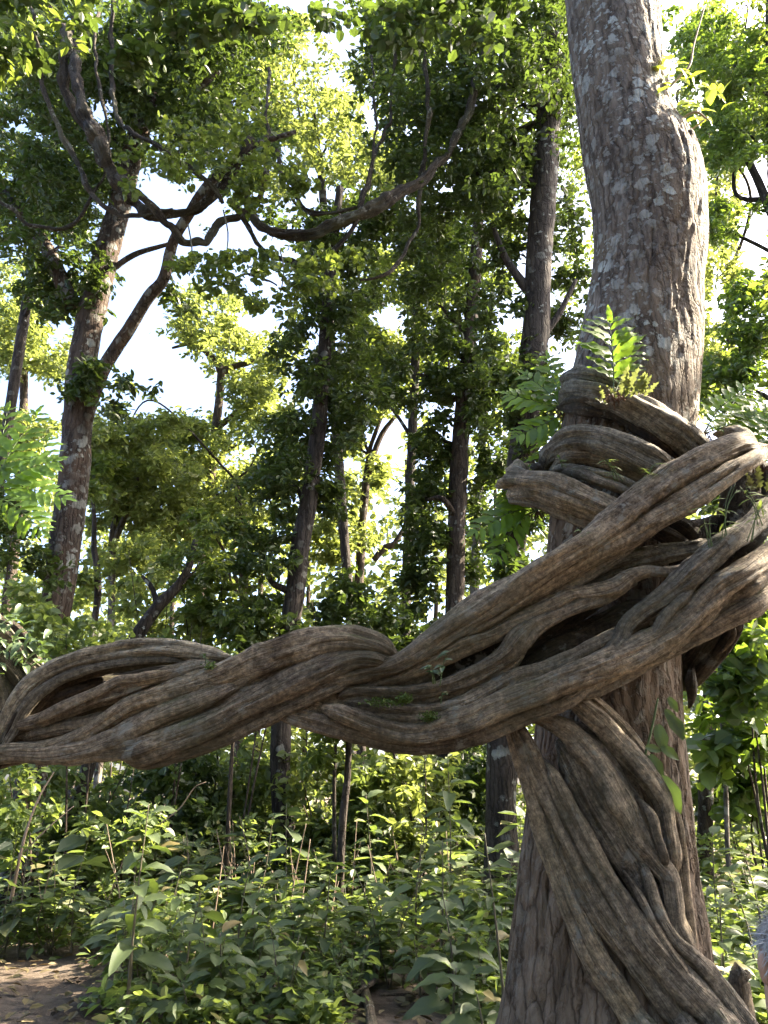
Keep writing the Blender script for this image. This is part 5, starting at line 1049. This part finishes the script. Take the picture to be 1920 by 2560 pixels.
for k, (wd, dr) in enumerate([(.50, .3), (.44, .5), (.58, .2), (.40, .15)]):
    for mt in ('leaf_broad', 'leaf_herb_single'):
        if mt not in M: M[mt] = leaf_mat(mt, [(.045, .078, .034), (.072, .112, .050), (.110, .150, .064), (.19, .17, .08)], (.32, .42, .075), tmix=.40, rough=.45, obj_rand=True)
        l_ = leaf_grid('leaf', wd, nl=5, nw=2, droop=dr, fold=.18, wave=.02, seed=60 + k); l_.materials.append(M[mt]); LOW.append(l_)
KIND = ['bushy plant with mid sized leaves', 'plant with large dull leaves', 'many stemmed small leaved plant', 'tall lanky plant with long leaves', 'spreading plant with fresh green leaves']
def plant_label(x, y, k):
    side = 'by the dirt path at left' if x < -1.6 else ('left of the fallen stick' if x < .2 else ('between stick and big trunk' if x < 1.4 else 'right of the big trunk'))
    dist = 'nearest row' if y < 8.8 else ('second row' if y < 10.8 else ('middle distance' if y < 13 else 'far back'))
    return f'{KIND[k % 5]} {side}, {dist}', f'undergrowth {side}, {dist}'
for k, (x, y) in enumerate(cand):
    pk = rs.randint(0, 10); st_, fo_, LL = PROTO[pk]
    z = float(ground_z(x, y)); lab, grp = plant_label(x, y, pk)
    root = thing('undergrowth_plant', lab, 'plant', (x, y, z), grp)
    sc_ = rs.uniform(.7, 1.25) * (.8 if y < 8.3 else 1.0) if y < 9.4 else rs.uniform(.65, 1.45)
    root.rotation_euler = (0, 0, rs.uniform(0, 6.28)); root.scale = (sc_, sc_, sc_)
    obj('stem', st_, None, root)
    if y < 8.9:
        dull = pk in (1, 3, 5, 8)
        for (p_, d_, n_, z_) in LL:
            put('leaf', LOW[rs.randint(0, 4) * 2 + (0 if dull else 1)], root, Vector(p_), d_, n_, float(z_) * rs.uniform(.65, 1.1))
    else:
        obj('foliage', fo_, None, root)['kind'] = 'stuff'
# rest of the ground cover, one mass
rs = np.random.RandomState(31); n = 9000
y = 6.6 + 24 * rs.uniform(0, 1, n) ** 1.2; x = rs.uniform(-.66, .66, n) * y
ok = ~on_path(x, y); x, y = x[ok], y[ok]
c = np.stack([x, y, ground_z(x, y) + (.06 + np.abs(rs.normal(size=len(x))) * .2) * np.where(y < 8.2, .55, 1) + np.where(y > 12.5, rs.uniform(0, 1.1, len(x)), 0)], -1)
v, q = sprays(c, rs, 6, .13, width=1.35, up=1.4, droop=.1, spread=3.0); NLEAF[0] += len(q) // 2
o = obj('ground_cover', MB().add(v, q).mesh('ground_cover', False), M['leaf_herb']); o['kind'] = 'stuff'; tag(o, 'low leafy ground cover between the plants and trees', 'ground cover')
# leaf litter
n = 2300; y = 5.5 + 9 * rs.uniform(0, 1, n) ** 1.5; x = rs.uniform(-.66, .66, n) * y
base = np.stack([x, y, ground_z(x, y) + .035 + rs.uniform(0, .02, n)], -1); an = rs.uniform(0, 6.28, n)
d = np.stack([np.cos(an), np.sin(an), rs.normal(size=n) * .18], -1); nr = np.stack([rs.normal(size=n) * .3, rs.normal(size=n) * .3, np.ones(n)], -1)
v, q = leaves(base, d, nr, rs.uniform(.05, .15, n), 1.2)
o = obj('leaf_litter', MB().add(v, q).mesh('leaf_litter', False), M['litter']); o['kind'] = 'stuff'; tag(o, 'dry brown fallen leaves scattered over the soil', 'leaf litter')

# foreground plants: every broad leaf a part of its own
def broad_plant(label, px, top, Y, n, L, seed, lean=0, whorl=True, bare=.3):
    rs = random.Random(seed)
    b = P(px, 2300, Y); zt = P(px, top, Y).z; gz = float(ground_z(b.x, Y)); h = max(.25, zt - gz)
    root = thing('broad_leaf_plant', label, 'plant', (b.x, Y, gz), 'broad leaved foreground plants')
    e = Vector((lean * h, rs.uniform(-.1, .1) * h, h))
    pth = [(0, 0, -.04, .012 + .004 * h), (e.x * .35 + rs.uniform(-.04, .04), e.y * .3, h * .5, .009), (e.x, e.y, e.z, .004)]
    v, q, t, uv = tube(pth, segs=7, step=.05, rough=.1); obj('stem', MB().add(v, q, t, uv).mesh('stem'), M['stem'], root)
    c = catmull(np.array(pth)[:, :3], 40)
    for k in range(n):
        f = bare + (1 - bare) * (k + .5) / n; a = k * 2.4 + rs.uniform(-.4, .4); p = Vector(c[min(39, int(f * 39))])
        ln = L * rs.uniform(.7, 1.2) * (1.1 - .45 * f)
        el = rs.uniform(-.25, .25) + (.5 * (f > .9))
        d = Vector((math.cos(a), math.sin(a), el)); pet = d * (.02 + .05 * (1 - f))
        put('leaf', BIG[rs.randint(0, 2)], root, p + pet, d, (rs.uniform(-.2, .2), rs.uniform(-.45, 0), 1), ln)
    return root
BP = [('tall dark stemmed plant with large grey green leaves, left of centre by the dirt path', 340, 2010, 7.0, 16, .30), ('broad leaved plant right behind the tall dark stemmed plant', 470, 2230, 7.6, 12, .27), ('broad leaved plant with drooping leaves at the bottom, left of centre', 560, 2330, 7.2, 12, .30), ('low broad leaved plant at the bottom edge below the tall dark stem', 480, 2460, 6.9, 10, .26),
      ('plant with a whorl of long leaves, centre left of the stick', 600, 2160, 8.2, 12, .27), ('upright plant with a pointed bright top leaf, centre of the undergrowth', 800, 2190, 8.6, 10, .30), ('plant with a wide whorl of long leaves, left of the trunk foot', 1130, 2230, 7.6, 11, .36), ('plant with one bright yellow green leaf against the grey trunk', 1258, 2085, 6.6, 9, .24), ('thin tall plant with upturned dark leaves left of the grey trunk', 1040, 2050, 9.4, 10, .25), ('large dull leaves at the bottom right of the stick, by the trunk foot', 1130, 2420, 6.8, 9, .34), ('low plant with wide leaves at the very foot of the big trunk', 1200, 2480, 6.4, 8, .30),
      ('low leafy plant at the bottom edge left of the stick', 740, 2450, 7.0, 11, .24), ('leafy plant over the bare soil left of the stick', 680, 2380, 7.4, 11, .25), ('plant behind the bare soil, above the stick', 930, 2340, 8.4, 12, .24), ('plant with glossy leaves right of the bare soil', 1050, 2350, 7.8, 11, .24),
      ('tall stem with dark leaves in the mid undergrowth, right of centre', 1100, 2100, 9.0, 10, .24), ('stem with broad leaves in the sunlit patch', 420, 2180, 9.6, 12, .24), ('bright leaved plant beside the pale leaning stick at left', 60, 2080, 10.0, 12, .22), ('leafy plant behind the far edge of the path', 190, 2200, 9.9, 12, .22), ('leafy plant at the left edge behind the path', 20, 2230, 9.9, 12, .2),
      ('broad leaved plant right of the trunk, below eye level', 1790, 2230, 7.2, 12, .28), ('pale backlit broad leaved plant at the right edge', 1870, 2180, 8.2, 12, .28), ('plant with big toothed leaves beside the cut post', 1815, 2430, 6.3, 9, .28), ('low plant between the trunk and the cut post', 1775, 2380, 6.8, 9, .26), ('tall plant right of the trunk with horizontal leaves', 1800, 2080, 9.0, 12, .25), ('tall plant at the far right behind the grey haired person', 1900, 2100, 9.5, 12, .26), ('large leaf shrublet under the sag of the arm with long drooping leaves', 1120, 1900, 9.6, 14, .42), ('tall thin plant left of the vine clad trunk foot', 640, 2040, 10.5, 12, .24), ('plant with large hanging leaves under the arm right of the dark trunk', 930, 1990, 10.8, 12, .32)]
for k, (lab, px, top, Y, n, L) in enumerate(BP):
    broad_plant(lab, px, top, Y, int(n * 1.45), L * 1.15, 3000 + k, lean=.12 * math.sin(k * 1.7))

# sticks and log
def stick(name, lab, pts, r0, r1, seed, mat='twig', cat='stick'):
    pth = np.array([(x, y, z, r) for (x, y, z), r in zip(pts, np.linspace(r0, r1, len(pts)))]); m0 = pth[0, :3].copy()
    v, q, t, uv = tube(pth, segs=10, step=.04, rough=.2, rfreq=6, flute=.1, seed=seed)
    tag(obj(name, MB().add(v - m0, q, t, uv).mesh(name), M[mat], None, tuple(m0)), lab, cat)
def G(px, py, up=.0):
    # ground point under a pixel
    yu = -(py - 1280) / F; dz = ST + yu * CT; dy = CT - yu * ST; t = -(CZ) / dz
    return ((px - 960) / F * t, dy * t, float(ground_z((px - 960) / F * t, dy * t)) + up)
stick('fallen_stick', 'pale straight fallen stick lying on the bare soil, bottom centre', [G(905, 2405, .05), G(910, 2470, .05), G(925, 2540, .05), G(932, 2620, .05)], .035, .045, 1, 'post')
stick('fallen_branch', 'curved thin fallen branch crossing the pale stick', [G(790, 2530, .04), G(860, 2515, .05), G(915, 2490, .10), G(940, 2470, .1)], .012, .025, 2, 'post', 'branch')
stick('fallen_branch', 'thin straight branch lying right of the pale stick', [G(950, 2488, .04), G(1030, 2484, .04), G(1080, 2480, .03)], .014, .008, 3, 'post', 'branch')
stick('fallen_branch', 'small twisted branch on the dirt path', [G(130, 2545, .03), G(190, 2510, .05), G(230, 2512, .04), G(260, 2530, .03)], .014, .006, 4, 'post', 'branch')
stick('leaning_stick', 'pale dry stick leaning among plants at the left edge', [tuple(P(28, 2250, 9.8)), tuple(P(60, 2100, 9.8)), tuple(P(95, 2000, 9.9)), tuple(P(135, 1930, 10))], .022, .008, 5)
stick('leaning_stick', 'thin dry stick slanting behind the pale leaning stick', [tuple(P(60, 2130, 10)), tuple(P(120, 2070, 10)), tuple(P(185, 2015, 10.2))], .01, .006, 6)
stick('dead_branch', 'bare forked dead twig rising from the sunlit undergrowth', [tuple(P(400, 2060, 10)), tuple(P(450, 2020, 10)), tuple(P(485, 1970, 10)), tuple(P(515, 1955, 10))], .008, .004, 7, 'twig', 'branch')

rs = random.Random(808)
for k in range(22):
    px, Y = rs.uniform(60, 1180), rs.uniform(9.2, 12.5); b = P(px, 2200, Y); h = rs.uniform(.7, 1.5); ln = rs.uniform(-.35, .35)
    pth = [(0, 0, -.03, .010), (ln * h * .4 + rs.uniform(-.05, .05), 0, h * .5, .008), (ln * h, rs.uniform(-.1, .1), h, .004)]
    v, q, t, uv = tube(pth, segs=6, step=.08, rough=.2, seed=k)
    mb = MB().add(v, q, t, uv)
    e = np.array(pth[1][:3]); mb.add(*tube([(*e, .005), (e[0] + rs.uniform(-.2, .2), rs.uniform(-.1, .1), e[2] + .3 * h, .002)], segs=5, step=.08))
    tag(obj('dry_stem', mb.mesh('dry_stem'), M['twig'], None, (b.x, Y, float(ground_z(b.x, Y)))), 'thin pale dry forked stem standing among the green undergrowth', 'stem', 'dry stems in the undergrowth')
# cut post right of the trunk
pb = P(1858, 2560, 6.0); pt = P(1850, 2432, 6.0)
pr = PR(25, pt)
root = thing('cut_post', 'weathered grey cut post with a hollow top, bottom right by the trunk', 'post', (pb.x + .01, 6.0, 0))
o = np.array(root.location)
v, q, t, uv = tube([(pb.x + .03, 6, -.2, pr * 1.1), (pb.x + .01, 6, .5, pr * 1.02), (pt.x + .003, 6, pt.z - .05, pr), (pt.x, 6, pt.z, pr * .97)], segs=28, step=.02, flute=.05, nflute=2, twist=.1, rough=.04, seed=71, cap=False)
n_ = len(v); segs = 28
top = v[-segs:]; cen = top.mean(0)
top = top + np.array([0, 0, 1]) * (np.sin(np.arange(segs) * 1.3) * .006 + .004)[:, None]; v[-segs:] = top
in1 = cen + (top - cen) * .72; in2 = cen + (top - cen) * .6 - np.array([0, 0, .09])
v = np.vstack([v, in1, in2, [cen - np.array([0, 0, .1])]]); jj = np.arange(segs); j2 = (jj + 1) % segs
q = np.vstack([q, np.stack([n_ - segs + jj, n_ - segs + j2, n_ + j2, n_ + jj], -1), np.stack([n_ + jj, n_ + j2, n_ + segs + j2, n_ + segs + jj], -1)])
t = np.stack([n_ + segs + jj, n_ + segs + j2, np.full(segs, n_ + 2 * segs)], -1)
uv = np.vstack([uv, np.zeros((2 * segs + 1, 2))])
obj('shaft', MB().add(v - o, q, t, uv).mesh('shaft'), M['post'], root)

# ------------------------------------------------------------------ person at the right edge, seen from behind-left
def person():
    Yp = 1.9
    hc = P(2018, 2404, Yp)                      # head centre
    x0, z0 = hc.x, hc.z
    H = z0 + .11
    root = thing('person', 'grey haired person in a pale shirt, cut off by the right edge', 'person', (x0, Yp, 0))
    me = bpy.data.meshes.new('body')
    s = (z0 - .29) / 1.29
    Vx = {'pelvis': (0, 0, .86 * s, .13), 'waist': (0, 0, 1.0 * s, .125), 'chest': (0, .01, 1.18 * s, .145), 'upch': (0, .02, 1.28 * s, .115), 'neck0': (-.02, .0, 1.345 * s, .066), 'neck1': (-.035, .0, z0 - .15, .062), 'jaw': (-.035, .01, z0 - .085, .070), 'head': (0, 0, z0 - .005, .083), 'crown': (0, .008, z0 + .055, .066), 'nose': (.0, .09, z0 - .035, .022)}
    E = [('pelvis', 'waist'), ('waist', 'chest'), ('chest', 'upch'), ('upch', 'neck0'), ('neck0', 'neck1'), ('neck1', 'jaw'), ('jaw', 'head'), ('head', 'crown'), ('head', 'nose')]
    for a, sg in (('l', -1), ('r', 1)):
        Vx.update({a + 'sh': (.165 * sg, .01, 1.29 * s, .06), a + 'el': (.21 * sg, .02, 1.02 * s, .043), a + 'wr': (.20 * sg, .10, .80 * s, .03), a + 'ha': (.195 * sg, .125, .74 * s, .034),
                   a + 'hi': (.09 * sg, 0, .80 * s, .095), a + 'kn': (.10 * sg, .01, .45 * s, .062), a + 'an': (.105 * sg, -.01, .09 * s, .042), a + 'to': (.115 * sg, .14, .035, .035)})
        E += [('upch', a + 'sh'), (a + 'sh', a + 'el'), (a + 'el', a + 'wr'), (a + 'wr', a + 'ha'), ('pelvis', a + 'hi'), (a + 'hi', a + 'kn'), (a + 'kn', a + 'an'), (a + 'an', a + 'to')]
        for f in range(4):
            k1, k2 = f'{a}f{f}', f'{a}g{f}'
            Vx[k1] = (.195 * sg + (f - 1.5) * .018, .15, .70 * s, .010); Vx[k2] = (.195 * sg + (f - 1.5) * .018, .16, .655 * s + .008 * abs(f - 1.4), .008)
            E += [(a + 'ha', k1), (k1, k2)]
        Vx[a + 't1'] = (.195 * sg - .035 * sg, .15, .735 * s, .011); Vx[a + 't2'] = (.195 * sg - .045 * sg, .17, .70 * s, .009)
        E += [(a + 'ha', a + 't1'), (a + 't1', a + 't2')]
    names = list(Vx); me.from_pydata([Vx[k][:3] for k in names], [(names.index(a), names.index(b)) for a, b in E], [])
    body = obj('body', me, M['skin'], root)
    sk = body.modifiers.new('skin', 'SKIN'); sk.use_smooth_shade = True
    for i, k in enumerate(names):
        r = Vx[k][3]; me.skin_vertices[0].data[i].radius = (r, r * (.82 if k in ('chest', 'waist', 'pelvis', 'upch') else 1))
    me.skin_vertices[0].data[0].use_root = True
    ss = body.modifiers.new('sub', 'SUBSURF'); ss.levels = 2; ss.render_levels = 2
    # ear
    for sg in (-1, 1):
        v, q, t, uv = tube([(.082 * sg, .012, z0 - .045, .008), (.092 * sg, .0, z0 - .03, .013), (.097 * sg, -.012, z0 - .005, .016), (.094 * sg, -.008, z0 + .018, .012), (.086 * sg, .006, z0 + .022, .006)], segs=10, step=.004)
        obj('ear', MB().add(v, q, t, uv).mesh('ear'), M['skin'], root)
    # eyes and mouth on the far side
    for sg in (-1, 1):
        v, q, t, uv = tube([(.03 * sg - .012, .078, z0 - .005, .003), (.03 * sg, .082, z0 - .005, .007), (.03 * sg + .012, .078, z0 - .005, .003)], segs=8, step=.004)
        obj('eye', MB().add(v, q, t, uv).mesh('eye'), simple('eye', (.05, .04, .03), .2), root)
    v, q, t, uv = tube([(-.025, .074, z0 - .078, .003), (0, .083, z0 - .08, .006), (.025, .074, z0 - .078, .003)], segs=8, step=.005)
    obj('mouth', MB().add(v, q, t, uv).mesh('mouth'), simple('lip', (.35, .15, .12), .5), root)
    # hair: scalp cap and many short strands
    rs = np.random.RandomState(5); n = 9000
    d = norm(rs.normal(size=(n * 3, 3)))
    keep = (d[:, 2] > -.1 - .55 * np.clip(-d[:, 1], 0, 1)) & ~((d[:, 1] > .55) & (d[:, 2] < .45)) & ~((np.abs(d[:, 0]) > .8) & (d[:, 2] < .12) & (d[:, 1] > -.3)); d = d[keep][:n]
    base = d * np.array([.088, .096, .098]) + np.array([0, -.004, z0 + .018])
    tan = norm(np.cross(d, np.array([0, 0, 1.0])) * rs.choice([-1, 1], (len(d), 1)) * .4 + np.array([0, -.3, -.9]) + rs.normal(size=d.shape) * .45)
    L_ = rs.uniform(.02, .05, (len(d), 1)); tip = base + tan * L_ + d * L_ * rs.uniform(.05, .38, (len(d), 1)); mid = base + (tip - base) * .5 + d * .007
    sd = norm(np.cross(d, tan)) * .0010
    v = np.stack([base - sd, base + sd, mid + sd * .8, mid - sd * .8, tip], 1).reshape(-1, 3); b_ = np.arange(len(d))[:, None] * 5
    q = b_ + np.array([[0, 1, 2, 3]]); t = b_ + np.array([[3, 2, 4]])
    hair = MB().add(v, q, t)
    u_, w_ = np.meshgrid(np.linspace(0, 2 * np.pi, 28, endpoint=False), np.linspace(0, 1, 12))
    el = (np.pi / 2) - w_ * (1.45 + .55 * np.clip(-np.sin(u_), 0, 1) - .35 * np.clip(np.sin(u_), 0, 1))
    cv = np.stack([np.cos(u_) * np.cos(el) * .087, np.sin(u_) * np.cos(el) * .095 - .004, np.sin(el) * .097 + z0 + .018], -1).reshape(-1, 3)
    i = np.arange(11)[:, None] * 28; j = np.arange(28)[None]; cq = np.stack([i + j, i + (j + 1) % 28, i + 28 + (j + 1) % 28, i + 28 + j], -1).reshape(-1, 4)
    hair.add(cv, cq)
    obj('hair', hair.mesh('hair'), M['hair'], root)
    # shirt with collar, sleeves and trousers over the body
    def shell(name, paths, mat, segs=22):
        mb = MB()
        for p_ in paths:
            v, q, t, uv = tube(p_, segs=segs, step=.02, cap=False, rough=.05, rfreq=6, seed=3); mb.add(v, q, t, uv)
        obj(name, mb.mesh(name), M[mat], root)
    shell('shirt', [[(0, 0, .80 * s, .165), (0, 0, .95 * s, .16), (0, .005, 1.1 * s, .17), (0, .01, 1.22 * s, .17), (0, .015, 1.29 * s, .14), (.0, .012, 1.345 * s, .085), (.002, .01, 1.375 * s, .072)]] + [[(.10 * sg, .012, 1.285 * s, .085), (.165 * sg, .01, 1.27 * s, .08), (.19 * sg, .015, 1.16 * s, .068), (.207 * sg, .02, 1.06 * s, .066)] for sg in (-1, 1)], 'shirt')
    shell('trousers', [[(.07 * sg, 0, .92 * s, .10), (.085 * sg, 0, .80 * s, .115), (.10 * sg, .01, .45 * s, .082), (.105 * sg, -.005, .10 * s, .068)] for sg in (-1, 1)] + [[(0, 0, .78 * s, .15), (0, 0, .93 * s, .155)]], 'trousers')
person()
print('leaves', NLEAF[0], 'triangles', sum(sum(len(p.vertices) - 2 for p in m_.polygons) for m_ in bpy.data.meshes))
